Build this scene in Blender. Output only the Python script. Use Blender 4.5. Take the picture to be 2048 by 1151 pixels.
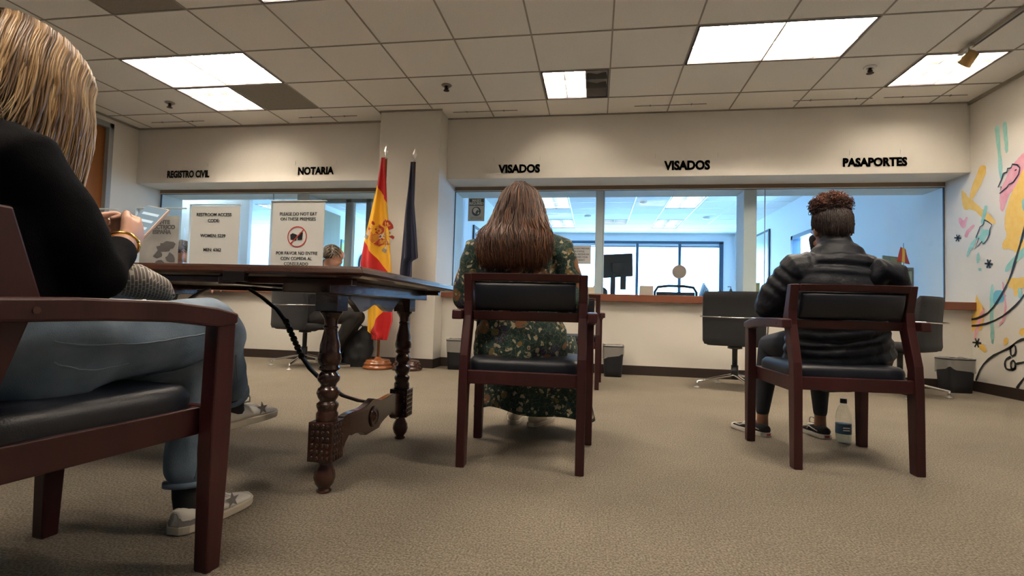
import bpy, math, random
import numpy as np
from mathutils import Vector, Matrix, noise
random.seed(7)
D=bpy.data
for o in list(D.objects): D.objects.remove(o)
sc=bpy.context.scene
COL=sc.collection
V=Vector
# ------------------------------------------------------------------ camera, world, exposure
pitch,yaw,roll=.043,.1605,.0284
cy_,sy_=math.cos(yaw),math.sin(yaw)
FW=V((-sy_*math.cos(pitch),cy_*math.cos(pitch),math.sin(pitch))); RT=V((cy_,sy_,0)); UP=RT.cross(FW)
RT2=RT*math.cos(roll)+UP*math.sin(roll); UP2=-RT*math.sin(roll)+UP*math.cos(roll)
cam=D.objects.new('camera',D.cameras.new('camera')); COL.objects.link(cam)
m=Matrix((RT2,UP2,-FW)).transposed().to_4x4(); m.translation=V((0,0,.625))
cam.matrix_world=m; cam.data.sensor_width=36; cam.data.lens=1033.8/2048*36; cam.data.clip_start=.02
sc.camera=cam
w=D.worlds.new('sky'); sc.world=w; w.use_nodes=True
bg=w.node_tree.nodes['Background']; bg.inputs[0].default_value=(.30,.60,1,1); bg.inputs[1].default_value=12.5
sc.view_settings.view_transform='Standard'; sc.view_settings.look='None'; sc.view_settings.gamma=1
sc.view_settings.use_curve_mapping=False; sc.view_settings.exposure=1.0
LAMP=56.0; LAMPC=(1,.86,.69)
RX,LX,BY,CH=3.485,-5.6,5.47,2.73
def portal(x,y,z,rot,sx,sy):
    l=D.lights.new('window_portal','AREA'); l.shape='RECTANGLE'; l.size=sx; l.size_y=sy; l.cycles.is_portal=True
    o=D.objects.new('window_portal',l); COL.objects.link(o); o.location=(x,y,z); o.rotation_euler=rot
portal(1.07,13.95,1.65,(math.radians(-90),0,0),4.4,1.9)
portal(-7.45,13.95,1.65,(math.radians(-90),0,0),3,1.9); portal(-3.9,13.95,1.65,(math.radians(-90),0,0),3.1,1.9)  # for the two unseen openings added to light the left office
portal(3.62,9.3,1.5,(0,math.radians(90),0),1.3,1.5)

# ------------------------------------------------------------------ materials
MATS={}
def mat(name,col=(.8,.8,.8),rough=.5,metal=0,spec=.5,bump=None,var=None,emit=None,es=0,trans=0,coat=0,sheen=0):
    """bump=(scale,strength,stretch) var=(scale,col2,stretch,detail,lo,hi)"""
    if name in MATS: return MATS[name]
    M=D.materials.new(name); M.use_nodes=True; nt=M.node_tree; b=nt.nodes['Principled BSDF']; N=nt.nodes.new; L=nt.links.new
    b.inputs['Base Color'].default_value=(*col,1); b.inputs['Roughness'].default_value=rough; b.inputs['Metallic'].default_value=metal
    b.inputs['Specular IOR Level'].default_value=spec; b.inputs['Transmission Weight'].default_value=trans
    b.inputs['Coat Weight'].default_value=coat; b.inputs['Sheen Weight'].default_value=sheen
    if emit: b.inputs['Emission Color'].default_value=(*emit,1); b.inputs['Emission Strength'].default_value=es
    tc=N('ShaderNodeTexCoord')
    def nz(scale,stretch=(1,1,1),detail=3):
        mp=N('ShaderNodeMapping'); mp.inputs['Scale'].default_value=stretch; L(tc.outputs['Object'],mp.inputs[0])
        n=N('ShaderNodeTexNoise'); n.inputs['Scale'].default_value=scale; n.inputs['Detail'].default_value=detail; L(mp.outputs[0],n.inputs['Vector']); return n
    if var:
        sc_,c2=var[0],var[1]; st=var[2] if len(var)>2 else (1,1,1); de=var[3] if len(var)>3 else 3; lo,hi=(var[4],var[5]) if len(var)>5 else (.35,.65)
        n=nz(sc_,st,de); r=N('ShaderNodeValToRGB'); r.color_ramp.elements[0].position=lo; r.color_ramp.elements[1].position=hi
        r.color_ramp.elements[0].color=(*col,1); r.color_ramp.elements[1].color=(*c2,1); L(n.outputs['Fac'],r.inputs[0]); L(r.outputs[0],b.inputs['Base Color'])
    if bump:
        n=nz(bump[0],bump[2] if len(bump)>2 else (1,1,1),4); bp=N('ShaderNodeBump'); bp.inputs['Strength'].default_value=bump[1]; bp.inputs['Distance'].default_value=.01
        L(n.outputs['Fac'],bp.inputs['Height']); L(bp.outputs[0],b.inputs['Normal'])
    MATS[name]=M; return M
def nodes(M): 
    nt=M.node_tree; return nt,nt.nodes.new,nt.links.new,nt.nodes['Principled BSDF']
WALL=mat('wall_paint',(.72,.69,.63),.85,bump=(160,.06),var=(1.3,(.69,.66,.605)))
WALLO=mat('office_paint',(.74,.76,.78),.8,bump=(160,.05))
TILE=mat('ceiling_tile_board',(.80,.78,.73),.9,bump=(260,.35),var=(130,(.87,.85,.80),(1,1,1),4))
TILED=mat('dark_ceiling_panel',(.23,.205,.17),.9,bump=(300,.3),var=(150,(.28,.25,.21)))
GRID=mat('grid_metal_shaded',(.30,.265,.215),.45)  # dark tan copy: shading of the lobby bars is put into the colour
GRIDO=mat('grid_metal_lit_office',(.8,.82,.84),.35)  # pale copy: window reflection on the office bars is put into the colour
BASE=mat('baseboard_vinyl',(.028,.017,.013),.55)
WOOD=mat('mahogany',(.052,.012,.0125),.40,var=(9,(.030,.007,.0075),(1,1,.12),5),bump=(60,.05,(1,1,.1)),spec=.35)
WOODC=mat('counter_cherry',(.24,.085,.045),.4,var=(5,(.17,.055,.03),(.15,1,1),5))
OAK=mat('oak_door',(.27,.095,.016),.45,var=(12,(.21,.07,.012),(1,1,.06),5))
TABLE=mat('old_walnut',(.030,.011,.008),.22,var=(7,(.062,.021,.012),(.3,1,1),5),bump=(40,.06),coat=.3)
LEATH=mat('black_leather',(.008,.010,.017),.40,bump=(300,.12),spec=.45)  # blue daylight reflection is put into the black base colour
CHROME=mat('chrome',(.8,.8,.8),.12,1)
STEEL=mat('brushed_steel',(.55,.53,.5),.3,1)
IRON=mat('wrought_iron',(.02,.017,.016),.4,.5)
BLACKF=mat('black_fabric',(.018,.018,.021),.9,bump=(400,.3),sheen=.1)
BLACKP=mat('black_plastic',(.02,.02,.022),.4)
WHITE=mat('white_paper',(.86,.84,.81),.8)
WHITE2=mat('white_enamel',(.82,.81,.78),.35)
INK=mat('black_ink',(.012,.012,.012),.7)
GREYM=mat('grey_frame',(.30,.31,.31),.5)
SKIN=mat('skin_light',(.56,.30,.21),.5,bump=(90,.08),var=(12,(.60,.35,.26)))
SKIND=mat('skin_brown',(.25,.115,.065),.5,bump=(90,.08))
RED=mat('red_cloth',(.52,.012,.012),.75,bump=(300,.1)); YEL=mat('gold_cloth',(.80,.45,.02),.75)
# carpet
CARPET=mat('carpet',(.40,.345,.265),.95,bump=(300,1.0),var=(165,(.18,.15,.112),(1,1.0,1),6,.36,.62)); 
nt,N,L,b=nodes(CARPET)
tc=N('ShaderNodeTexCoord'); mp=N('ShaderNodeMapping'); mp.inputs['Scale'].default_value=(3,60,1); L(tc.outputs['Object'],mp.inputs[0])
n=N('ShaderNodeTexNoise'); n.inputs['Scale'].default_value=3; n.inputs['Detail'].default_value=4; L(mp.outputs[0],n.inputs['Vector'])
n2=N('ShaderNodeTexNoise'); n2.inputs['Scale'].default_value=1.2; L(tc.outputs['Object'],n2.inputs['Vector'])
ma=N('ShaderNodeMath'); ma.operation='ADD'; L(n.outputs[0],ma.inputs[0]); L(n2.outputs[0],ma.inputs[1])
mr=N('ShaderNodeMapRange'); mr.inputs[1].default_value=.6; mr.inputs[2].default_value=1.4; mr.inputs[3].default_value=.78; mr.inputs[4].default_value=1.15; L(ma.outputs[0],mr.inputs[0])
mx=N('ShaderNodeMix'); mx.data_type='RGBA'; mx.blend_type='MULTIPLY'; mx.inputs[0].default_value=1
src=b.inputs['Base Color'].links[0].from_socket; L(src,mx.inputs[6]); L(mr.outputs[0],mx.inputs[7]); L(mx.outputs[2],b.inputs['Base Color'])
# thin clear glass
def glassmat(name,tint,gl=.10):
    M=D.materials.new(name); M.use_nodes=True; nt=M.node_tree; nt.nodes.clear(); N=nt.nodes.new; L=nt.links.new
    o=N('ShaderNodeOutputMaterial'); t=N('ShaderNodeBsdfTransparent'); t.inputs[0].default_value=(*tint,1); g=N('ShaderNodeBsdfGlossy'); g.inputs['Roughness'].default_value=.02
    lw=N('ShaderNodeLayerWeight'); lw.inputs[0].default_value=.5; p=N('ShaderNodeMath'); p.operation='POWER'; L(lw.outputs['Facing'],p.inputs[0]); p.inputs[1].default_value=5; f=N('ShaderNodeMath'); f.operation='MULTIPLY_ADD'; L(p.outputs[0],f.inputs[0]); f.inputs[1].default_value=.7; f.inputs[2].default_value=gl*.4; x=N('ShaderNodeMixShader'); L(f.outputs[0],x.inputs[0]); L(t.outputs[0],x.inputs[1]); L(g.outputs[0],x.inputs[2]); L(x.outputs[0],o.inputs[0]); return M
GLASS=glassmat('clear_glass',(.93,.97,.97)); ACRYL=glassmat('clear_acrylic',(.99,1,1),.04)
def attrmat(name,stops,rough=.45,attr='tone',sheen=0):
    M=mat(name,(.5,.5,.5),rough,sheen=sheen); nt,N,L,b=nodes(M)
    a=N('ShaderNodeAttribute'); a.attribute_name=attr; r=N('ShaderNodeValToRGB')
    e=r.color_ramp.elements
    for i,(p,c) in enumerate(stops):
        if i<2: e[i].position=p; e[i].color=(*c,1)
        else: q=e.new(p); q.color=(*c,1)
    L(a.outputs['Fac'],r.inputs[0]); L(r.outputs[0],b.inputs['Base Color']); return M
# ------------------------------------------------------------------ mesh builder
def frame(d,side=None):
    d=V(d).normalized()
    s=V(side) if side is not None else (V((1,0,0)) if abs(d.x)<.85 else V((0,1,0)))
    s=(s-d*s.dot(d)).normalized(); return s,d.cross(s)
class MB:
    def __init__(s): s.v=[]; s.f=[]; s.mi=[]; s.t=[]
    def add(s,vs,fs,mi=0,tone=0.):
        k=len(s.v); s.v+= [tuple(p) for p in vs]; s.f+=[tuple(i+k for i in f) for f in fs]; s.mi+=[mi]*len(fs); s.t+=[tone]*len(vs) if not isinstance(tone,list) else tone
        return s
    def box(s,c,d,R=None,mi=0):
        c=V(c); x,y,z=d[0]/2,d[1]/2,d[2]/2; vs=[V((a*x,b_*y,e*z)) for a in(-1,1) for b_ in(-1,1) for e in(-1,1)]
        if R is not None: vs=[R@p for p in vs]
        return s.add([p+c for p in vs],[(0,1,3,2),(4,6,7,5),(0,4,5,1),(2,3,7,6),(0,2,6,4),(1,5,7,3)],mi)
    def bx(s,x0,x1,y0,y1,z0,z1,mi=0): return s.box(((x0+x1)/2,(y0+y1)/2,(z0+z1)/2),(x1-x0,y1-y0,z1-z0),None,mi)
    def beam(s,p0,p1,w,d,side=None,mi=0):
        p0,p1=V(p0),V(p1); a,b_=frame(p1-p0,side); vs=[]
        for p in(p0,p1): vs+=[p+a*w/2*i+b_*d/2*j for i,j in((-1,-1),(1,-1),(1,1),(-1,1))]
        return s.add(vs,[(3,2,1,0),(4,5,6,7),(0,1,5,4),(1,2,6,5),(2,3,7,6),(3,0,4,7)],mi)
    def prism(s,poly,fn,d0,d1,mi=0):
        """poly 2D (a,b); fn(a,b,d)->xyz"""
        n=len(poly); vs=[fn(a,b_,d0) for a,b_ in poly]+[fn(a,b_,d1) for a,b_ in poly]
        return s.add(vs,[tuple(range(n))[::-1],tuple(range(n,2*n))]+[(i,(i+1)%n,n+(i+1)%n,n+i) for i in range(n)],mi)
    def loft(s,rings,n=14,side=None,cap=True,mi=0,tone=0.,wob=None):
        """rings (pos, rx, ry) perpendicular to path"""
        R=[(V(p),a,b_) for p,a,b_ in rings]
        if cap:
            p,a,b_=R[0]; d=(R[1][0]-p).normalized(); r=min(a,b_); pre=[(p-d*r*.92,a*.38,b_*.38),(p-d*r*.7,a*.72,b_*.72),(p-d*r*.38,a*.93,b_*.93)]
            q,c,e=R[-1]; d2=(q-R[-2][0]).normalized(); r=min(c,e); post=[(q+d2*r*.38,c*.93,e*.93),(q+d2*r*.7,c*.72,e*.72),(q+d2*r*.92,c*.38,e*.38)]
            R=pre+R+post
        vs=[]; prev=None
        for i,(p,a,b_) in enumerate(R):
            t=(R[min(i+1,len(R)-1)][0]-R[max(i-1,0)][0])
            x,y=frame(t,side if side is not None else prev)
            prev=x
            for k in range(n):
                th=k/n*2*math.pi; vs.append(p+x*a*math.cos(th)+y*b_*math.sin(th))
        m_=len(R); fs=[(i*n+k,i*n+(k+1)%n,(i+1)*n+(k+1)%n,(i+1)*n+k) for i in range(m_-1) for k in range(n)]
        fs+=[tuple(range(n))[::-1],tuple(range((m_-1)*n,m_*n))]
        return s.add(vs,fs,mi,tone)
    def tube(s,pts,r,n=8,mi=0,cap=False,tone=0.,flat=1):
        pts=[V(p) for p in pts]; rr=r if isinstance(r,(list,tuple)) else [r]*len(pts)
        return s.loft([(p,q,q*flat) for p,q in zip(pts,rr)],n,None,cap,mi,tone)
    def ell(s,c,r,R=None,n=16,mi=0):
        c=V(c); m_=n//2; vs=[];fs=[]
        for i in range(1,m_):
            ph=math.pi*i/m_
            for k in range(n):
                th=2*math.pi*k/n; p=V((r[0]*math.sin(ph)*math.cos(th),r[1]*math.sin(ph)*math.sin(th),r[2]*math.cos(ph))); vs.append(c+(R@p if R is not None else p))
        for i in range(m_-2):
            for k in range(n): fs.append((i*n+k,(i+1)*n+k,(i+1)*n+(k+1)%n,i*n+(k+1)%n))
        t=V((0,0,r[2])); t=R@t if R is not None else t; vs+=[c+t,c-t]; a=len(vs)-2
        for k in range(n): fs.append((a,k,(k+1)%n)); fs.append((a+1,(m_-2)*n+(k+1)%n,(m_-2)*n+k))
        return s.add(vs,fs,mi)
    def lathe(s,prof,c=(0,0,0),n=24,R=None,mi=0):
        c=V(c); vs=[]
        for r,z in prof:
            for k in range(n):
                th=2*math.pi*k/n; p=V((r*math.cos(th),r*math.sin(th),z)); vs.append(c+(R@p if R is not None else p))
        m_=len(prof); fs=[(i*n+k,i*n+(k+1)%n,(i+1)*n+(k+1)%n,(i+1)*n+k) for i in range(m_-1) for k in range(n)]
        fs+=[tuple(range(n))[::-1],tuple(range((m_-1)*n,m_*n))]
        return s.add(vs,fs,mi)
    def grid(s,fn,nu,nv,mi=0,loop=False):
        vs=[fn(i/(nu-1) if not loop else i/nu,j/(nv-1)) for j in range(nv) for i in range(nu)]
        fs=[]
        for j in range(nv-1):
            for i in range(nu if loop else nu-1): fs.append((j*nu+i,j*nu+(i+1)%nu,(j+1)*nu+(i+1)%nu,(j+1)*nu+i))
        return s.add(vs,fs,mi)
    def build(s,name,mats,parent=None,smooth=False,bevel=0,world=False,remesh=0,sm=3,solid=0,noise_=None,subd=0):
        me=D.meshes.new(name); me.from_pydata(s.v,[],s.f)
        if any(s.t): 
            a=me.attributes.new('tone','FLOAT','POINT'); a.data.foreach_set('value',s.t)
        mats=mats if isinstance(mats,(list,tuple)) else [mats]
        for q in mats: me.materials.append(q)
        if len(mats)>1: me.polygons.foreach_set('material_index',s.mi)
        o=D.objects.new(name,me); COL.objects.link(o)
        if remesh:
            md=o.modifiers.new('r','REMESH'); md.mode='VOXEL'; md.voxel_size=remesh; md.use_smooth_shade=True
            if sm: md=o.modifiers.new('s','SMOOTH'); md.iterations=sm; md.factor=.5
            dg=bpy.context.evaluated_depsgraph_get(); dg.update(); m2=D.meshes.new_from_object(o.evaluated_get(dg)); o.modifiers.clear(); o.data=m2; D.meshes.remove(me); me=m2
            if noise_:
                a,f=noise_; me.calc_normals_split() if False else None
                nn=[v.normal.copy() for v in me.vertices]
                for v,q in zip(me.vertices,nn): v.co+=q*a*noise.noise(v.co*f)
            smooth=True
        if world and parent is not None:
            p=parent
            while p.parent: p=p.parent
            me.transform(p.matrix_basis.inverted())
        if smooth: me.polygons.foreach_set('use_smooth',[True]*len(me.polygons))
        me.update()
        if solid: md=o.modifiers.new('t','SOLIDIFY'); md.thickness=solid; md.offset=0
        if bevel: md=o.modifiers.new('b','BEVEL'); md.width=bevel; md.segments=2; md.limit_method='ANGLE'; md.angle_limit=.7
        if subd: md=o.modifiers.new('u','SUBSURF'); md.levels=md.render_levels=subd
        if parent is not None: o.parent=parent
        return o
def tag(o,label,cat,group=None,kind=None):
    if label: o['label']=label
    if cat: o['category']=cat
    if group: o['group']=group
    if kind: o['kind']=kind
    return o
def thing(name,label,cat,loc=(0,0,0),rz=0,group=None):
    o=D.objects.new(name,None); COL.objects.link(o); o.location=loc; o.rotation_euler=(0,0,rz); o.empty_display_size=.1
    o.matrix_basis=Matrix.Translation(V(loc))@Matrix.Rotation(rz,4,'Z')
    return tag(o,label,cat,group)
def copy_tree(o,parent=None,first=True):
    c=o.copy(); COL.objects.link(c); c.parent=parent
    for ch in [x for x in D.objects if x.parent==o]: copy_tree(ch,c,False)
    return c
def struct(o): o['kind']='structure'; return o
FONT=None
def text(name,lines,parent,m,origin,right=(1,0,0),up=(0,0,1),size=.02,lead=1.25,xs=1,bold=0,align='CENTER',shear=0,thick=.0006):
    """lines centred under each other starting at origin"""
    cu=D.curves.new(name,'FONT'); cu.body='\n'.join(lines); cu.size=size; cu.align_x=align; cu.space_line=lead; cu.offset=bold; cu.extrude=thick; cu.shear=shear; cu.resolution_u=3
    t=D.objects.new(name,cu); COL.objects.link(t); dg=bpy.context.evaluated_depsgraph_get(); dg.update(); me=D.meshes.new_from_object(t.evaluated_get(dg))
    COL.objects.unlink(t); D.objects.remove(t)
    r=V(right).normalized(); u=V(up).normalized(); nn=r.cross(u); M4=Matrix((r*xs,u,nn)).transposed().to_4x4(); M4.translation=V(origin)
    if parent is not None:
        p=parent
        while p.parent: p=p.parent
        M4=p.matrix_basis.inverted()@M4
    me.transform(M4); me.materials.clear(); me.materials.append(m)
    o=D.objects.new(name,me); COL.objects.link(o)
    if parent is not None: o.parent=parent
    return o
# ------------------------------------------------------------------ room shell
T=.6096; GX=lambda c:c*T-3.5736; GY=lambda r:r*T+3.8275
YR=-3.6      # rear wall behind the camera
OW=-9.2      # far left wall of the back office
s=struct(MB().bx(OW-.2,RX+.2,YR-.2,14.1,-.1,0).build('floor',CARPET))
fixtures=[(-1,1,0,1,'L'),(-1,0,1,2,'S'),(5,6,1,2,'S2'),(7,9,0,1,'L'),(10,11,1,2,'S'),(2,4,-2,-1,'L'),
 (7,9,-4,-3,'L'),(3,5,-6,-5,'L')]  # two unseen lights added behind the camera to brighten the foreground
ofx=[(8,9,9,11,'O'),(8,9,13,15,'O'),(4,5,9,11,'O'),(4,5,13,15,'O'),(6,7,13,14,'O'),(-6,-5,10,12,'O'),(1,2,9,11,'O'),(-6,-4,5,6,'O'),(-2,-1,5,7,'O')]  # last two are unseen, added as fill for the left office panel
holes=set()
for c0,c1,r0,r1,_ in fixtures+ofx:
    for c in range(c0,c1):
        for r in range(r0,r1): holes.add((c,r))
dark=[(0,1),(0,-2)]
for q in dark: holes.add(q)
mb=MB()
for c in range(-10,12):
    for r in range(-13,18):
        if (c,r) in holes: continue
        if c<-4 and r<2: continue
        x0,x1,y0,y1=GX(c),min(GX(c+1),RX+.1),GY(r),min(GY(r+1),14.05)
        if x1<=x0 or y1<=y0: continue
        mb.add([(x0,y0,CH),(x0,y1,CH),(x1,y1,CH),(x1,y0,CH)],[(0,1,2,3)])
struct(mb.build('ceiling',TILE))
# roof slab so no sky leaks in above the tiles
struct(MB().bx(OW-.2,RX+.2,YR-.2,14.1,3.0,3.1).build('trim_1',WALLO))
gl=MB(); go=MB()
for c in range(-3,12): gl.bx(GX(c)-.006,GX(c)+.006,YR,BY,CH-.004,CH+.002)
for r in range(-12,3): gl.bx(LX,RX,GY(r)-.006,GY(r)+.006,CH-.0045,CH+.002)
for c in range(-9,12): go.bx(GX(c)-.009,GX(c)+.009,6.2,13.9,CH-.006,CH+.002)
for r in range(4,17): go.bx(OW,RX,GY(r)-.005,GY(r)+.005,CH-.003,CH+.002)
# wall angle around the lobby ceiling
gl.bx(LX,-2.33,BY-.015,BY,CH-.02,CH); gl.bx(-1.66,RX,BY-.012,BY,CH-.012,CH); gl.bx(RX-.02,RX,YR,BY,CH-.03,CH)
gl.bx(-2.34,-1.64,5.18,5.2,CH-.012,CH); gl.bx(LX,LX+.02,YR,BY,CH-.02,CH)
struct(gl.build('trim_2',GRID)); struct(go.build('trim_3',GRIDO))
for i,(c,r) in enumerate(dark):
    o=MB().bx(GX(c)+.008,GX(c+1)-.008,GY(r)+.008,GY(r+1)-.008,CH-.001,CH+.012).build('ceiling_air_panel',TILED)
    tag(o,['dark brown perforated ceiling panel right beside the small left light','dark brown ceiling panel at the top edge of the photo above the blond woman'][i],'ceiling panel')
# walls
PX0,PX1,PY=-2.33,-1.655,5.2
mb=MB()
mb.bx(PX1,RX,BY,5.83,2.05,CH+.2); mb.bx(PX1-.4,RX,5.83,6.2,2.0,CH+.2)      # header right
mb.bx(LX,PX0,BY,5.83,2.05,CH+.2); mb.bx(LX,PX0,5.83,6.2,2.0,CH+.2)         # header left
mb.bx(PX1,RX,BY,5.6,0,.75); mb.bx(LX,PX0,BY,5.6,0,.75)                     # under the counter
mb.bx(PX0,PX1,PY,6.2,0,CH+.2)                                              # column between the windows
mb.bx(-4.58,-4.5,6.12,6.2,0,2.0) if False else None
struct(mb.build('wall_back',WALL,bevel=.004))
# partitions of the back office (seen through the glass)
mb=MB(); mb.bx(-.016,.084,5.9,6.2,.8,2.0); mb.bx(1.572,1.705,5.9,6.2,.8,2.0); mb.bx(-3.72,-3.55,5.92,6.2,.8,2.0)
mb.bx(OW,-5.62,7.6,7.68,0,CH+.2)
mb.bx(-2.1,-1.655,6.2,6.3,0,CH+.2); mb.bx(-2.18,-2.1,6.2,13.9,0,CH+.2)
mb.bx(-5.72,-5.65,8.6,13.9,0,CH+.2); mb.bx(OW,LX,6.12,6.2,0,CH+.2); mb.bx(OW-.1,OW,6.1,13.95,0,CH+.2)
struct(mb.build('wall_office_partition',WALLO,bevel=.003))
mb=MB(); y0,y1=13.85,14.0
mb.bx(OW,-8.9,y0,y1,0,CH+.2); mb.bx(-6.0,-5.4,y0,y1,0,CH+.2); mb.bx(-2.4,-1.08,y0,y1,0,CH+.2)
for a,b_ in((-8.9,-6.0),(-5.4,-2.4)): mb.bx(a,b_,y0,y1,2.53,CH+.2); mb.bx(a,b_,y0,y1,0,.78)  # left office openings, unseen, added to let daylight in
mb.bx(3.2,RX+.1,y0,y1,0,CH+.2); mb.bx(-1.08,3.2,y0,y1,2.53,CH+.2); mb.bx(-1.08,3.2,y0,y1,0,.78)
struct(mb.build('wall_far',WALLO))
mb=MB(); mb.bx(RX,RX+.12,YR,5.84,0,CH+.2); struct(mb.build('wall_right',WALL))
mb=MB(); mb.bx(RX,RX+.12,5.84,8.66,0,CH+.2); mb.bx(RX,RX+.12,9.98,14,0,CH+.2); mb.bx(RX,RX+.12,8.66,9.98,0,.9); mb.bx(RX,RX+.12,8.66,9.98,2.1,CH+.2)
struct(mb.build('wall_office_right',WALLO))
mb=MB(); mb.bx(LX-.12,LX,YR,3.94,0,CH+.2); mb.bx(LX-.12,LX,5.13,6.2,0,CH+.2); mb.bx(LX-.12,LX,3.94,5.13,2.66,CH+.2); struct(mb.build('wall_left',WALL))
struct(MB().bx(LX-.1,RX+.1,YR-.12,YR,0,CH+.2).build('wall_rear',WALL))
# left door
mb=MB(); 
for a,b_ in((3.94,4.0),(5.07,5.13)): mb.bx(LX-.12,LX+.015,a,b_,0,2.66)
mb.bx(LX-.12,LX+.015,3.94,5.13,2.6,2.66)
d=struct(MB().bx(LX-.08,LX-.035,4.0,5.07,0,2.6).build('door_1',OAK)); mb.build('door_frame',GREYM,d,bevel=.003)
MB().tube([(LX-.03,4.1,1.0),(LX+.03,4.1,1.0),(LX+.03,4.2,1.0)],.01,8,cap=True).build('door_handle',STEEL,d,smooth=True)
# baseboards
mb=MB(); mb.bx(PX1,RX,BY-.01,BY,0,.095); mb.bx(LX,PX0,BY-.01,BY,0,.095); mb.bx(PX0-.01,PX1+.01,PY-.01,PY,0,.095); mb.bx(PX1,PX1+.01,PY-.01,BY,0,.095); mb.bx(PX0-.01,PX0,PY-.01,BY,0,.095)
struct(mb.build('baseboard_back',BASE,bevel=.002))
struct(MB().bx(RX-.01,RX,YR,BY,0,.095).build('baseboard_right',BASE)); 
struct(MB().bx(LX,LX+.01,YR,3.94,0,.095).bx(LX,LX+.01,5.13,BY,0,.095).build('baseboard_left',BASE))
# counter with cherry front edge
def counter(name,x0,x1,lab):
    t=thing(name,lab,'counter',((x0+x1)/2,5.42,.75))
    MB().bx(x0,x1,5.44,6.35,.75,.818).build('worktop',mat('worktop_laminate',(.5,.44,.36),.45),t,world=True,bevel=.002)
    MB().bx(x0,x1,5.405,5.44,.745,.82).build('front_edge',WOODC,t,world=True,bevel=.004)
counter('service_counter',-1.72,RX,'long cherry-edged service counter under the right window, visas and passports side')
counter('service_counter',LX,PX0+.01,'cherry-edged service counter under the left window behind the carved table')
# interior windows : glass, head strip, seams
BRN=mat('bronze_head_strip',(.20,.145,.095),.5); DK=mat('dark_gasket',(.03,.035,.04),.5)
def win(n,x0,x1,seams,z1=2.008):
    o=MB().bx(x0,x1,5.848,5.852,.818,z1).build('window_%d'%n,GLASS); struct(o)
    MB().bx(x0,x1,5.829,5.86,z1,2.051).build('head_strip',BRN,o)
    mb=MB().bx(x0,x1,5.842,5.858,z1-.012,z1).bx(x0,x0+.008,5.842,5.858,.818,z1).bx(x1-.008,x1,5.842,5.858,.818,z1).bx(x0,x1,5.842,5.858,.818,.826); mb.build('gasket',DK,o)
    mb=MB()
    for q in seams: mb.bx(q-.004,q+.004,5.845,5.855,.818,z1-.01)
    if seams: mb.build('glass_seam',mat('seam',(.30,.36,.38),.3),o)
win(1,LX+.002,PX0-.001,[-4.0]); win(2,PX1+.001,RX-.002,[.07,1.771])
# post of the left office screen
mb=MB(); mb.bx(-3.21,-3.13,6.2,6.26,.0,2.0); mb.bx(-3.55,-2.35,6.2,6.26,1.955,2.01); mb.bx(-2.93,-2.86,6.2,6.26,0,2.0)
struct(mb.build('trim_4',GREYM,bevel=.003)); struct(MB().bx(-3.11,-3.095,6.21,6.25,.8,1.955).build('trim_5',WHITE2))
# far windows to the outside
WFR=mat('dark_window_frame',(.03,.06,.10),.4); BLIND=mat('rolled_blind',(.55,.6,.63),.7)
o=MB().bx(-1.08,3.2,13.92,13.925,.78,2.53).build('window_3',glassmat('window_glass',(.95,.97,1))); struct(o)
mb=MB().bx(-1.08,3.2,13.82,13.95,2.46,2.53).bx(-1.08,3.2,13.82,13.95,.78,.83).bx(-1.08,-1.0,13.82,13.95,.78,2.5).bx(3.1,3.2,13.82,13.95,.78,2.5)
for x in(0.0,1.06,2.13): mb.bx(x-.035,x+.035,13.84,13.95,.8,2.5)
mb.build('window_frame',WFR,o)
for i,(a,b_) in enumerate(((-1.0,-.035),(.035,1.02),(1.1,2.09),(2.17,3.1))):
    MB().bx(a,b_,13.86,13.9,2.40+(.0 if i else .01),2.455).build('blind',BLIND,o); MB().bx(a,b_,13.855,13.905,2.375,2.40).build('blind_bar',WFR,o)
o=MB().bx(RX+.06,RX+.065,8.66,9.98,.9,2.1).build('window_4',D.materials['window_glass']); struct(o)
MB().bx(RX-.02,RX+.12,8.66,8.74,.9,2.1).bx(RX-.02,RX+.12,9.9,9.98,.9,2.1).bx(RX-.02,RX+.12,8.66,9.98,2.03,2.1).bx(RX-.02,RX+.12,8.66,9.98,.9,.96).build('window_frame',WFR,o)
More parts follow.
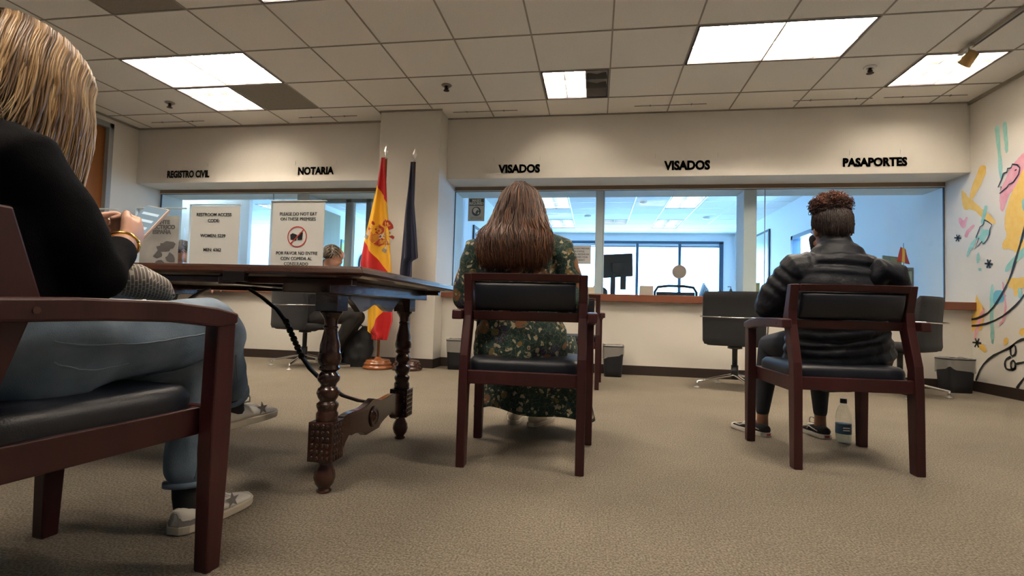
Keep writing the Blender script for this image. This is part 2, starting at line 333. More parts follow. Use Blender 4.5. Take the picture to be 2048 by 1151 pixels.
# ------------------------------------------------------------------ ceiling lights
EM=mat('lit_lamp_tube',(1,1,1),.5,emit=LAMPC,es=LAMP); REF=mat('lamp_reflector',(.40,.39,.38),.35,bump=(3,.02)); LOUV=mat('lamp_louver',(.20,.195,.19),.3,.2)
EMO=mat('lit_office_tube',(1,1,1),.5,emit=(.72,.88,1),es=26.0); FRM=mat('lamp_frame',(.06,.045,.05),.5)
def light(c0,c1,r0,r1,kind,label,group=None):
    x0,x1,y0,y1=GX(c0)+.008,GX(c1)-.008,GY(r0)+.008,GY(r1)-.008; H=.125
    t=thing('ceiling_light',label,'ceiling light',((x0+x1)/2,(y0+y1)/2,CH),0,group)
    em=EMO if kind=='O' else EM
    f=.014; mb=MB(); mb.bx(x0,x1,y0,y0+f,CH-.006,CH+.004).bx(x0,x1,y1-f,y1,CH-.006,CH+.004).bx(x0,x0+f,y0,y1,CH-.006,CH+.004).bx(x1-f,x1,y0,y1,CH-.006,CH+.004); mb.build('frame',FRM,t,world=True)
    a0,a1,b0,b1=x0+f,x1-f,y0+f,y1-f
    alongx=(x1-x0)>(y1-y0)
    if kind in('L','O'):
        nl=2 if kind=='L' else 2; ncell=6
    else: nl=3; ncell=3
    L0,L1=(a0,a1) if alongx else (b0,b1); S0,S1=(b0,b1) if alongx else (a0,a1)
    P=(lambda l,q,z:(l,q,z)) if alongx else (lambda l,q,z:(q,l,z))
    # scalloped reflector pan
    mb=MB(); ww=(S1-S0)/nl
    def pan(u,v):
        q=S0+(S1-S0)*v; ph=((q-S0)/ww)%1 if v<1 else 1
        return P(L0+(L1-L0)*u,q,CH+H-.09*(2*ph-1)**4)
    mb.grid(pan,2,nl*14+1); mb.bx(x0,x1,y0,y1,CH+H+.002,CH+H+.006)
    for q in((a0-.004,a0,b0,b1),(a1,a1+.004,b0,b1),(a0,a1,b0-.004,b0),(a0,a1,b1,b1+.004)): mb.bx(q[0],q[1],q[2],q[3],CH,CH+H)
    mb.build('reflector',REF,t,world=True,smooth=False)
    for k in range(nl):
        q=S0+ww*(k+.5)
        if kind=='S2' and k==2: continue
        for dq in((-.0,) if nl==3 else (-.05,.05)):
            mb=MB().tube([P(L0+.02,q+dq,CH+.098),P(L1-.02,q+dq,CH+.098)],.0135,6); mb.build('lamp_tube',em,t,world=True,smooth=True)
    mb=MB()
    for k in range(1,ncell):
        l=L0+(L1-L0)*k/ncell; mb.prism([(S0,CH+.004),(S1,CH+.004),(S1,CH+.066)]+[(S1-(S1-S0)*i/(nl*8),CH+.050+.016*abs(math.cos(math.pi*i/8))) for i in range(1,nl*8)]+[(S0,CH+.066)],lambda a,b_,d:P(l+d,a,b_),-.0015,.0015)
    for k in range(1,nl):
        q=S0+ww*k; mb.bx(*((L0,L1,q-.003,q+.003) if alongx else (q-.003,q+.003,L0,L1)),CH+.004,CH+.064)
    mb.build('louver',LOUV,t,world=True)
labs=['large ceiling light on the left with a two by six louver','small ceiling light beside the dark brown panel on the left','small ceiling light in the middle with one unlit side','large ceiling light upper right with a two by six louver','small ceiling light at the right behind the track spotlight','ceiling light cut off by the top edge of the photo',
 'unseen ceiling light added just behind the photographer on the right','unseen ceiling light added behind the photographer in the middle']
for q,l in zip(fixtures,labs): light(*q,l)
ol=['office ceiling light nearest the passports window','office ceiling light at the back, in line with the passports one','office ceiling light nearest the visas sign, beside the auburn hair','office ceiling light at the back beside the auburn hair','short office ceiling light behind the window post','ceiling light in the left office','office ceiling light hidden near the column','unseen office ceiling light added behind the left header','unseen office ceiling light added above the left counter clerk side']
for q,l in zip(ofx,ol): light(*q,l)
# ------------------------------------------------------------------ ceiling details
BRASS=mat('brass',(.42,.28,.12),.35,1)
def sprinkler(x,y,lab):
    t=thing('fire_sprinkler',lab,'sprinkler',(x,y,CH),0,'ceiling sprinklers')
    MB().lathe([(.045,0),(.05,-.004),(.04,-.012),(.02,-.012),(.02,0)],n=20).build('escutcheon',WHITE2 if x>2 else GRID,t,smooth=True)
    MB().lathe([(.012,-.01),(.012,-.03),(.02,-.032),(.006,-.036),(.006,-.05),(.028,-.052),(.028,-.055),(.002,-.056)],n=12).beam((-.018,0,-.03),(-.008,0,-.05),.005,.005).beam((.018,0,-.03),(.008,0,-.05),.005,.005).build('sprinkler_head',mat('dark_bronze',(.07,.045,.03),.4,.8),t)
sprinkler(-4.518,4.76,'fire sprinkler left of the small left ceiling light'); sprinkler(-1.43,4.627,'fire sprinkler above the flags, between the ceiling lights'); sprinkler(2.216,4.63,'white fire sprinkler between the two right ceiling lights')
t=thing('track_light_rail','ceiling track rail running out of the photo at the upper right','track',(2.76,3.4,CH))
MB().bx(2.742,2.778,1.2,4.44,CH-.03,CH).build('rail',mat('track_metal',(.4,.36,.3),.4),t,world=True,bevel=.003)
MB().bx(2.752,2.768,1.2,4.3,CH-.032,CH-.03).build('groove',DK,t,world=True)
t=thing('track_spotlight','small gilded track spotlight hanging before the right ceiling light','spotlight',(2.72,4.28,CH-.03))
MB().bx(-.012,.012,-.04,.04,-.02,0).bx(-.006,.006,-.006,.006,-.07,0).build('bracket',STEEL,t)
R=Matrix.Rotation(.9,3,'X')@Matrix.Rotation(.3,3,'Y')
MB().lathe([(.018,.05),(.035,.045),(.04,.0),(.05,-.05),(.045,-.052),(.03,-.02)],(0,-.01,-.095),20,R).build('lamp_head',BRASS,t,smooth=True)
MB().lathe([(.001,-.03),(.032,-.03),(.04,-.045),(.001,-.046)],(0,-.01,-.095),16,R).build('lens',mat('spot_lens',(.7,.5,.3),.1,.6),t)
for i,x in enumerate((-4.9,-3.0,-1.2,.7,2.2,3.0)):
    mb=MB().bx(x-.35,x+.35,5.285,5.29,CH-.006,CH); mb.bx(x-.2,x-.19,5.27,5.29,CH-.012,CH); mb.bx(x+.2,x+.21,5.27,5.29,CH-.012,CH); struct(mb.build('trim_%d'%(6+i),GRID))
# back office smoke detectors and small lights on its ceiling
for x,y,lab in((.85,9.9,'smoke detector on the office ceiling'),(-.2,11.3,'little downlight on the office ceiling by the window post'),(2.3,11.5,'little downlight on the office ceiling near the passports side')):
    tag(MB().lathe([(.001,0),(.07,0),(.075,-.02),(.05,-.04),(.001,-.042)],(x,y,CH),20).build('smoke_detector',WHITE2,smooth=True),lab,'smoke detector')
# ------------------------------------------------------------------ mural on the right wall
MUR=[('t',[(5.168,2.39),(5.116,2.384),(5.108,2.292),(5.095,2.126),(5.082,1.96),(5.096,1.889),(5.117,1.905),(5.131,2.082),(5.153,2.275)]),
('t',[(5.071,2.387),(5.03,2.383),(5.026,2.296),(5.008,2.104),(5.052,2.102),(5.057,2.221),(5.075,2.346)]),
('y',[(5.324,2.089),(5.272,2.057),(5.281,1.97),(5.381,1.859),(5.453,1.778),(5.501,1.817),(5.435,1.941),(5.378,2.041)]),
('y',[(5.59,1.915),(5.557,1.889),(5.501,1.817),(5.437,1.775),(5.353,1.694),(5.249,1.618),(5.165,1.537),(5.172,1.5),(5.25,1.546),(5.339,1.601),(5.446,1.702),(5.559,1.707),(5.576,1.751),(5.599,1.863)]),
('p',[(5.645,1.633),(5.61,1.651),(5.569,1.602),(5.536,1.643),(5.508,1.627),(5.541,1.574),(5.545,1.534),(5.587,1.534),(5.62,1.575)]),
('p',[(5.432,1.555),(5.417,1.53),(5.489,1.49),(5.522,1.437),(5.563,1.448),(5.554,1.488),(5.496,1.531)]),
('t',[(5.292,1.707),(5.251,1.685),(5.294,1.571),(5.325,1.509),(5.347,1.558),(5.323,1.632)]),
('t',[(5.34,1.512),(5.296,1.476),(5.251,1.475),(5.223,1.448),(5.304,1.394),(5.283,1.336),(5.327,1.358),(5.372,1.415),(5.451,1.369),(5.475,1.314),(5.512,1.318),(5.482,1.379),(5.403,1.425),(5.349,1.434)]),
('p',[(4.853,2.056),(4.792,2.052),(4.819,1.889),(4.959,1.76),(5.025,1.733),(5.067,1.605),(5.108,1.607),(5.122,1.766),(5.049,1.888),(4.968,1.982),(4.916,2.019)]),
('y',[(4.854,1.929),(4.77,1.955),(4.767,1.477),(4.863,1.393),(4.915,1.339),(4.929,1.248),(4.98,1.254),(5.032,1.272),(5.093,1.274),(5.092,1.332),(5.037,1.378),(5.069,1.488),(5.054,1.57),(5.026,1.67),(4.972,1.763),(4.907,1.83)]),
('t',[(4.882,1.66),(4.823,1.688),(4.801,1.553),(4.86,1.564),(4.879,1.609)]),
('t',[(5.452,1.404),(5.39,1.396),(5.49,1.291),(5.509,1.246),(5.542,1.259),(5.508,1.332)]),
('t',[(5.4,1.28),(5.36,1.276),(5.366,1.18),(5.407,1.177)]),
('t',[(5.393,1.131),(5.341,1.139),(5.345,1.099)]),
('y',[(5.077,1.328),(4.927,1.331),(4.815,1.316),(4.816,1.247),(4.929,1.215),(5.002,1.276),(5.093,1.275)]),
('t',[(4.802,1.303),(4.803,1.223),(4.96,1.141),(5.05,1.063),(5.078,1.084),(5.018,1.165)]),
('y',[(5.066,1.013),(4.991,1.014),(4.82,1.026),(4.822,0.941),(4.906,0.928),(4.935,0.865),(4.972,0.86),(4.978,0.931),(5.037,0.94)]),
('t',[(4.934,0.929),(4.898,0.933),(4.886,0.841),(4.921,0.836)]),
('t',[(5.229,0.974),(5.196,0.975),(5.195,0.873),(5.206,0.677),(5.193,0.45),(5.237,0.444),(5.244,0.627),(5.247,0.85)]),
('b',[(5.202,0.911),(5.13,0.926),(5.056,0.893),(5.062,0.833),(5.148,0.799),(5.204,0.787)]),
('p',[(5.105,0.992),(5.082,0.996),(5.048,0.773),(5.064,0.666),(5.127,0.611),(5.143,0.623),(5.084,0.678),(5.072,0.846)]),
('y',[(5.411,0.913),(5.371,0.828),(5.329,0.789),(5.313,0.676),(5.341,0.561),(5.384,0.56),(5.455,0.57),(5.548,0.423),(5.624,0.391),(5.623,0.485),(5.593,0.553),(5.68,0.59),(5.683,0.631),(5.526,0.66),(5.444,0.7),(5.424,0.803)]),
('p',[(5.329,0.764),(5.299,0.751),(5.348,0.637),(5.402,0.547),(5.417,0.475),(5.447,0.474),(5.419,0.597),(5.373,0.7)]),
('y',[(5.377,0.439),(5.317,0.437),(5.276,0.371),(5.318,0.364),(5.386,0.401)]),
('y',[(5.09,0.498),(5.044,0.518),(5.034,0.477),(5.076,0.439),(5.094,0.456)]),
('y',[(4.918,0.593),(4.848,0.607),(4.849,0.533),(4.929,0.541)]),
('y',[(5.531,0.28),(5.495,0.283),(5.5,0.179),(5.533,0.155)])]
MURL=[(0.012,[(5.068,1.935),(5.028,1.935),(5.021,1.965),(4.982,1.959),(4.968,1.987),(4.917,1.967),(4.89,1.934),(4.906,1.881),(4.958,1.833),(4.977,1.827),(5.01,1.823),(5.03,1.803),(5.112,1.769),(5.091,1.823),(5.129,1.827),(5.083,1.896),(5.068,1.935)]),
(0.02,[(4.934,1.933),(4.932,1.922)]),
(0.011,[(5.307,1.528),(5.297,1.568),(5.25,1.543),(5.205,1.509),(5.23,1.471),(5.235,1.428),(5.26,1.388),(5.294,1.36),(5.315,1.351),(5.327,1.375),(5.42,1.314),(5.364,1.414),(5.403,1.42),(5.348,1.513),(5.307,1.528)]),
(0.02,[(5.769,0.664),(5.526,0.654),(5.365,0.675),(5.229,0.738),(5.099,0.883),(5.006,1.021),(4.944,1.181),(4.885,1.325),(4.862,1.392),(4.833,1.49)]),
(0.018,[(5.77,0.606),(5.546,0.597),(5.331,0.61),(5.134,0.671),(4.981,0.761),(4.873,0.857),(4.808,0.94)]),
(0.02,[(5.422,0.098),(5.354,0.233),(5.235,0.331),(5.107,0.39),(5.016,0.426),(4.956,0.476),(4.879,0.509),(4.816,0.512)]),
(0.018,[(5.016,0.431),(4.964,0.464),(4.954,0.378),(5.01,0.352),(5.016,0.431)]),
(0.02,[(5.01,0.352),(5.07,0.321),(5.078,0.273),(5.056,0.237),(4.967,0.249),(4.96,0.285)]),
(0.018,[(4.963,0.288),(4.968,0.266),(4.981,0.251),(4.997,0.249),(5.01,0.261),(5.014,0.283),(5.009,0.305),(4.996,0.32),(4.98,0.321),(4.968,0.309),(4.963,0.288)]),
(0.018,[(4.959,0.296),(4.882,0.317),(4.832,0.331)]),
(0.02,[(4.956,0.095),(4.885,0.179),(4.834,0.23)]),
(0.015,[(5.695,1.463),(5.6,1.442)]),
(0.015,[(5.664,1.489),(5.63,1.416)]),
(0.015,[(5.623,1.48),(5.672,1.424)]),
(0.015,[(5.297,1.171),(5.199,1.154)]),
(0.015,[(5.265,1.203),(5.23,1.122)]),
(0.015,[(5.222,1.196),(5.273,1.129)]),
(0.015,[(5.46,0.448),(5.348,0.446)]),
(0.015,[(5.423,0.488),(5.383,0.406)]),
(0.015,[(5.374,0.487),(5.432,0.406)])]

mu=thing('wall_mural','painted mural on the right wall with yellow, teal and pink strokes, birds and a car','mural',(RX,5.0,0))
PC={'t':mat('teal_paint',(.27,.56,.50),.8,var=(14,(.33,.62,.56))),'y':mat('yellow_paint',(.80,.50,.09),.8,var=(14,(.84,.56,.16))),'p':mat('pink_paint',(.72,.31,.38),.8,var=(14,(.78,.40,.45))),'b':mat('blue_paint',(.16,.46,.55),.8)}
def ragged(poly):
    # chaikin smoothing with a dry brush wobble
    for it in range(2):
        q=[]
        for i in range(len(poly)):
            a,b_=V(poly[i]),V(poly[(i+1)%len(poly)]); q+= [a*.75+b_*.25,a*.25+b_*.75]
        poly=q
    return [(p[0]+random.uniform(-.004,.004),p[1]+random.uniform(-.004,.004)) for p in poly]
for i,(c,pl) in enumerate(MUR):
    pl=ragged(pl); k=RX-.0008-.00012*i
    mb=MB(); mb.add([(k,a,b_) for a,b_ in pl],[tuple(range(len(pl)))]); mb.build('paint_stroke',PC[c],mu,world=True)
for wd,pl in MURL:
    pts=[V((RX-.005,a,b_)) for a,b_ in pl]
    if len(pts)>2 and wd>.013:
        q=[pts[0]]
        for a,b_ in zip(pts[:-1],pts[1:]): q+=[a*.75+b_*.25,a*.25+b_*.75]
        pts=q+[pts[-1]]
    mb=MB(); L_=[];R_=[]
    for i,p in enumerate(pts):
        d=(pts[min(i+1,len(pts)-1)]-pts[max(i-1,0)]).normalized(); nrm=V((0,-d.z,d.y)); wv=wd/2*(1+.2*math.sin(i*1.7)); L_.append(p+nrm*wv); R_.append(p-nrm*wv)
    n_=len(pts); mb.add(L_+R_,[(i,i+1,n_+i+1,n_+i) for i in range(n_-1)]); mb.build('ink_line',INK,mu,world=True)
# ------------------------------------------------------------------ lettering over the windows
PAPT=glassmat('laminate_sheet',(1,1,1),.02)
for i,(s_,x0,x1,z0,z1,px0,px1) in enumerate([('REGISTRO CIVIL',-5.165,-4.59,2.107,2.198,-5.3,-4.5),('NOTARIA',-3.441,-2.993,2.121,2.215,-3.6,-2.85),('VISADOS',-1.073,-.616,2.107,2.203,-1.25,-.5),('VISADOS',.671,1.127,2.112,2.213,.46,1.32),('PASAPORTES',2.37,2.941,2.12,2.21,2.31,3.0)]):
    cx=(x0+x1)/2; lab=['hanging sheet reading REGISTRO CIVIL at the far left','hanging sheet reading NOTARIA left of the flags','hanging sheet reading VISADOS over the auburn haired woman','hanging sheet reading VISADOS in the middle of the right window','hanging sheet reading PASAPORTES at the right'][i]
    t=thing('window_name_sign',lab,'sign',(cx,BY-.004,2.05),0,'service window signs')
    MB().bx(px0,px1,BY-.004,BY-.003,2.055,2.245).build('clear_sheet',PAPT,t,world=True)
    for q in(px0+.12,px1-.12): MB().tube([(q,BY-.006,2.24),(q+.003,BY-.006,2.262),(q,BY-.006,2.285)],.0022,5).build('hook',STEEL,t,world=True)
    o=text('lettering',[s_],t,INK,(0,0,0),size=.1,bold=.0048)
    xs=[v.co.x for v in o.data.vertices]; zs=[v.co.z for v in o.data.vertices]
    a0,a1,b0,b1=min(xs),max(xs),min(zs),max(zs); r=t.matrix_basis.translation
    for v in o.data.vertices: v.co.x=x0-r.x+(v.co.x-a0)/(a1-a0)*(x1-x0); v.co.z=z0-r.z+(v.co.z-b0)/(b1-b0)*(z1-z0); v.co.y=-.003
# ------------------------------------------------------------------ guest chairs
def guest_chair(label,loc,rz):
    t=thing('guest_chair',label,'chair',loc,rz,'mahogany guest chairs')
    for s_ in(-1,1):
        fx=lambda a,b_,d,s_=s_:(s_*d,a,b_)
        rear=[(-.262,0),(-.212,0),(-.196,.33),(-.20,.42),(-.148,.585),(-.132,.62),(-.182,.772),(-.222,.772),(-.198,.66),(-.202,.60),(-.25,.44),(-.258,.33)]
        MB().prism(rear,fx,.217,.252).build('leg',WOOD,t,bevel=.004)
        fr=[(.212,0),(.25,0),(.262,.3),(.262,.59),(.252,.603),(.21,.6),(.205,.3)]
        MB().prism(fr,fx,.245,.285).build('leg',WOOD,t,bevel=.004)
        arm=[(-.238,.583),(-.235,.622),(-.1,.626),(.08,.624),(.2,.612),(.262,.598),(.262,.575),(.21,.566),(.1,.579),(-.05,.584)]
        MB().prism(arm,fx,.252,.292).build('arm',WOOD,t,bevel=.005)
        MB().bx(s_*.232-.012,s_*.232+.012,-.2,.21,.315,.378).build('side_rail',WOOD,t,bevel=.003)
        MB().lathe([(.001,0),(.006,0),(.006,.002),(.001,.002)],(s_*.292,-.165,.603),10,Matrix.Rotation(s_*math.pi/2,3,'Y')).build('screw_cap',mat('screw_cap',(.06,.02,.014),.4),t)
    MB().bx(-.222,.222,-.245,-.222,.328,.382).build('rear_rail',WOOD,t,bevel=.003)
    MB().bx(-.25,.25,.222,.246,.315,.378).build('front_rail',WOOD,t,bevel=.003)
    fa=lambda a,b_,d:(a,-.165+d-.35*(b_-.62)+ .05*(a*a*16-.8),b_)
    def bar(z0,z1,dep,off=0):
        mb=MB(); n=13
        for i in range(n-1):
            pass
        vs=[];fs=[]
        for i in range(n):
            a=-.218+.436*i/(n-1)
            for zz,dd in((z0,-dep/2),(z1,-dep/2),(z1,dep/2),(z0,dep/2)): vs.append((a,-.168-.30*(zz-.60)+dd+off+.018*(1-(a/.218)**2)*-1,zz))
        for i in range(n-1):
            for k in range(4): fs.append((i*4+k,i*4+(k+1)%4,i*4+4+(k+1)%4,i*4+4+k))
        fs+=[(0,3,2,1),((n-1)*4,(n-1)*4+1,(n-1)*4+2,(n-1)*4+3)]
        return MB().add(vs,fs)
    bar(.583,.62,.03).build('lower_back_rail',WOOD,t,bevel=.003); bar(.742,.772,.034).build('top_rail',WOOD,t,bevel=.003)
    def pad(u,v):
        th=u*2*math.pi; z=.624+.115*v; e=math.sin(math.pi*min(max(v,.0),1)); k=(e**.35)
        a=.205*(abs(math.cos(th))**.18)*(1 if math.cos(th)>0 else -1); d=.026*k*(abs(math.sin(th))**.6)*(1 if math.sin(th)>0 else -1)
        return (a,-.170-.30*(z-.60)+d-.018*(1-(a/.218)**2),z)
    MB().grid(pad,48,15,loop=True).build('back_pad',LEATH,t,smooth=True)
    def seat(u,v):
        th=u*2*math.pi; c,s2=math.cos(th),math.sin(th); r=[1.0,1.0,1.005,.99,.94,.8,.55,.25,.02]; zz=[.375,.385,.40,.415,.428,.438,.444,.447,.448]
        i=min(int(v*8+1e-6),8); f=r[i]; a=.235*f*(abs(c)**.25)*(1 if c>0 else -1); b_=.215*f*(abs(s2)**.25)*(1 if s2>0 else -1)
        return (a,b_+.008,zz[i]-.012*(1-(a/.24)**2)*(f<.9)-.0*0)
    MB().grid(seat,64,9,loop=True).build('seat',LEATH,t,smooth=True)
    return t
c0=guest_chair('mahogany guest chair with black pads under the woman in the flowered dress',(-.285,2.275,0),.015)
def place(src,label,loc,rz):
    c=copy_tree(src); c.location=loc; c.rotation_euler=(0,0,rz); c['label']=label; c.matrix_basis=Matrix.Translation(V(loc))@Matrix.Rotation(rz,4,'Z'); return c
place(c0,'mahogany guest chair under the woman in the black puffer jacket',(1.066,2.60,0),.045)
place(c0,'mahogany guest chair in the left foreground under the blond woman',(-1.175,.912,0),-.118)
place(c0,'empty mahogany guest chair half hidden beyond the flowered dress, facing the counter',(-.215,4.52,0),.02)
# ------------------------------------------------------------------ carved table
TX,TY,TR=-1.55,1.99,.03
t=thing('carved_table','large old dark walnut trestle table with turned legs and iron stays','table',(TX,TY,0),TR)
hl,hw=.85,.575
def topp(x0,x1,y0,y1,z0,z1,e): # slab with moulded edge
    mb=MB(); prof=[(e,z0),(.004,z0+.006),(0,z0+.014),(.006,z1-.008),(.012,z1),(.03,z1)]
    vs=[];fs=[]
    for d,z in prof: vs+=[(x0+d,y0+d,z),(x1-d,y0+d,z),(x1-d,y1-d,z),(x0+d,y1-d,z)]
    for i in range(len(prof)-1):
        for k in range(4): fs.append((i*4+k,i*4+(k+1)%4,i*4+4+(k+1)%4,i*4+4+k))
    fs+=[(3,2,1,0),tuple(len(prof)*4-4+k for k in range(4))]
    return mb.add(vs,fs)
topp(-hl,hl,-hw,hw,.708,.743,.02).build('tabletop',TABLE,t,bevel=.002)
MB().bx(-hl+.06,hl-.06,-hw+.06,-hw+.1,.688,.708).bx(-hl+.06,hl-.06,hw-.1,hw-.06,.688,.708).bx(.36,.42,-hw+.03,hw-.03,.682,.708).bx(.56,.72,-hw+.06,hw-.06,.662,.708).bx(-.72,-.56,-hw+.06,hw-.06,.662,.708).build('cross_batten',TABLE,t,bevel=.003)
IRN=IRON
MB().bx(.40,.47,-hw-.003,-hw+.02,.69,.722).build('iron_clasp',IRN,t,bevel=.002)
legp=[(.001,0),(.022,0),(.026,.006),(.018,.014),(.03,.03),(.036,.05),(.033,.07),(.022,.092),(.02,.1),(.034,.104),(.034,.112)]
turn=[(.034,.235),(.036,.24),(.036,.262),(.03,.27),(.036,.285),(.036,.295),(.025,.303),(.033,.315),(.038,.33),(.033,.345),(.024,.352),(.026,.36),(.036,.372),(.037,.383),(.03,.395),(.024,.402),(.037,.41),(.033,.418),(.03,.425),(.037,.432),(.039,.448),(.036,.46),(.037,.463),(.034,.468),(.033,.49),(.028,.51),(.024,.53),(.021,.545),(.026,.55),(.021,.555),(.022,.575),(.03,.59),(.038,.6),(.034,.604),(.034,.61)]
for sx in(-1,1):
    ex=sx*.655
    for sy in(-1,1):
        ly=sy*.37
        l=MB().lathe(legp+[(.034,.115)]+[(.03,.115)],(ex,ly,0),24).lathe(turn,(ex,ly,0),28).bx(ex-.043,ex+.043,ly-.043,ly+.043,.108,.238).bx(ex-.04,ex+.04,ly-.04,ly+.04,.604,.665).build('leg',TABLE,t,bevel=.003)
        for p in l.data.polygons: p.use_smooth=len(p.vertices)==4 and p.area<.0006
        # carved leaves on the square block
        mb=MB()
        for zz in [.12+.021*i for i in range(6)]:
            for a in(-.026,-.009,.009,.026):
                mb.ell((ex+a,ly-.044,zz),(.0075,.0022,.009),None,8); mb.ell((ex+a,ly+.044,zz),(.0075,.0022,.009),None,8)
                mb.ell((ex-.044,ly+a,zz),(.0022,.0075,.009),None,8); mb.ell((ex+.044,ly+a,zz),(.0022,.0075,.009),None,8)
        mb.build('carving',TABLE,l,smooth=True)
    # lower board between the legs
    n=40; up_=[];lo=[]
    for i in range(n+1):
        y=-.33+.66*i/n; a=abs(y)/.33
        u_=.215+.035*(math.cos(a*math.pi)*.5+.5)-.012*math.sin(a*math.pi*2)
        if a<.22: l_=.118
        elif a<.5: l_=.118+.03*((a-.22)/.28)**.5
        elif a<.62: l_=.148-.0*(a)
        elif a<.8: l_=.165-.04*((a-.62)/.18)
        else: l_=.118-.01*math.sin((a-.8)/.2*math.pi)
        up_.append((y,u_)); lo.append((y,l_))
    MB().prism(lo+up_[::-1],lambda a,b_,d:(ex+d,a,b_),-.014,.014).build('stretcher_board',TABLE,t,bevel=.002)
    for s_ in(-1,1):
        MB().lathe([(.04,0),(.042,.004),(.036,.008),(.03,.004),(.022,.004),(.014,.012),(.001,.014)],(ex+s_*.014,0,.178),24,Matrix.Rotation(s_*math.pi/2,3,'Y')).build('rosette',TABLE,t,smooth=True)
    # scalloped board under the top
    lo=[]
    for i in range(61):
        y=-.335+.67*i/60; a=abs(y)/.335
        z=.606+.030*(1-abs(math.cos(a*math.pi*1.0+.0))) if a<.12 else 0
        k=a
        if k<.04: z=.632-.0*k
        elif k<.5: z=.602+.03*abs(math.cos((k-.04)/.46*math.pi*.5))**3
        elif k<.86: z=.602+.048*math.sin((k-.5)/.36*math.pi*.5)
        else: z=.65-.05*((k-.86)/.14)**2
        lo.append((y,z))
    MB().prism(lo+[(.335,.665),(-.335,.665)],lambda a,b_,d:(ex+d,a,b_),-.012,.012).build('scalloped_apron',TABLE,t,bevel=.0015)
    # iron stay from the lower board up to the middle of the top
    k=-sx
    P_=[(ex,0,.235),(ex+k*.05,0,.238),(ex+k*.12,0,.255),(ex+k*.2,0,.30),(ex+k*.27,0,.36),(ex+k*.31,0,.41)]
    Q_=[(ex+k*.31,0,.41),(ex+k*.325,0,.44),(ex+k*.345,0,.475),(ex+k*.36,0,.51),(ex+k*.385,0,.55)]
    R_=[(ex+k*.385,0,.55),(ex+k*.43,0,.60),(ex+k*.50,0,.65),(ex+k*.56,0,.682)]
    mb=MB().loft([(p,.02,.005) for p in P_],8,(0,1,0)).loft([(p,.018,.005) for p in R_],8,(0,1,0))
    for i in range(9):
        f=i/8; p=V(Q_[0]).lerp(V(Q_[-1]),f); mb.ell(p,(.012,.016,.013) if i%2 else (.016,.012,.015),None,8)
    mb.tube(Q_,.008,6); mb.build('iron_stay',IRN,t,smooth=True)
# ------------------------------------------------------------------ acrylic signs on the table
GREYT=mat('faint_print',(.16,.15,.15),.8)
def holder(name,label,x,y,rz,w_,h,cat='sign',z=.743):
    t=thing(name,label,cat,(x,y,z),rz)
    MB().bx(-w_/2,w_/2,-.003,0,0,h).bx(-w_/2,w_/2,.004,.007,0,h).bx(-w_/2,w_/2,-.03,.05,0,.003).build('acrylic_stand',ACRYL,t)
    MB().bx(-w_/2,w_/2,-.004,.008,h-.003,h+.001).bx(-w_/2-.001,-w_/2+.001,-.004,.008,0,h).build('bright_edge',mat('acrylic_edge',(.75,.85,.85),.15),t)
    return t
def xy(zc,u): # point at depth zc along the view ray column u, at table height
    p=V((0,0,.625))+(FW+RT2*(u-1024)/1033.8)*zc; return p.x,p.y
x,y=-1.16,1.80
t=holder('counter_sign','white sheet PLEASE DO NOT EAT ON THESE PREMISES with a barred food symbol',-1.177,1.885,.0,.235,.295)
MB().bx(-.112,.112,.0005,.0035,.003,.292).build('paper',WHITE,t)
I=lambda a,b_:t.matrix_basis@V((a,-.0005,b_))
SER=INK
text('lettering',['PLEASE DO NOT EAT','ON THESE PREMISES'],t,SER,I(0,.235),size=.0185,xs=.92,lead=1.1)
text('lettering',['POR FAVOR NO ENTRE','CON COMIDA AL','CONSULADO'],t,SER,I(0,.078),size=.0185,xs=.92,lead=1.15)
mb=MB(); n=40; vs=[]
for i in range(n):
    a=i/n*2*math.pi; vs+=[(.042*math.cos(a),-.0012,.15+.042*math.sin(a)),(.038*math.cos(a),-.0012,.15+.038*math.sin(a))]
mb.add(vs,[(2*i,2*i+1,(2*i+3)%(2*n),(2*i+2)%(2*n)) for i in range(n)]); mb.beam((-.027,-.0012,.122),(.027,-.0012,.178),.001,.004,(0,1,0)); mb.build('barred_circle',mat('sign_red',(.6,.05,.04),.6),t)
mb=MB().add([(-.028,-.001,.138),(-.004,-.001,.134),(-.002,-.001,.158),(-.02,-.001,.164),(-.03,-.001,.158)],[(0,1,2,3,4)]).add([(.004,-.001,.136),(.022,-.001,.138),(.024,-.001,.166),(.012,-.001,.168),(.002,-.001,.15)],[(0,1,2,3,4)]); mb.build('food_symbol',INK,t)
t=holder('counter_sign','white RESTROOM ACCESS CODE sheet standing left of the no food sign',-1.60,1.95,.03,.235,.295)
MB().bx(-.112,.112,.0005,.0035,.003,.288).build('paper',WHITE,t); r_=(math.cos(.03),math.sin(.03),0)
for z_,ls in((.245,['RESTROOM ACCESS','CODE:']),(.155,['WOMEN: 5239']),(.095,['MEN: 6362'])):
    text('lettering',ls,t,INK,I(-.006,z_),right=r_,size=.019,xs=.95,bold=.0002,lead=1.35)
t=holder('counter_sign','clear stand with a grey photo poster beside the phone, lettering ESPAÑA',-1.884,1.97,.05,.235,.285)
r_=(math.cos(.05),math.sin(.05),0)
MB().bx(-.09,.09,.0005,.0035,.003,.25).build('poster',mat('poster_grey',(.42,.40,.38),.7,var=(9,(.62,.60,.57))),t)
mb=MB(); rnd=random.Random(3)
for k in range(11):
    cx,cz=rnd.uniform(-.02,.07),rnd.uniform(.02,.13); pl=[(cx+rnd.uniform(.012,.03)*math.cos(a),cz+rnd.uniform(.01,.025)*math.sin(a)) for a in[q*.9 for q in range(7)]]
    mb.add([(a,-.0005-.0001*k,b_) for a,b_ in pl],[tuple(range(7))])
mb.build('poster_figures',GREYT,t)
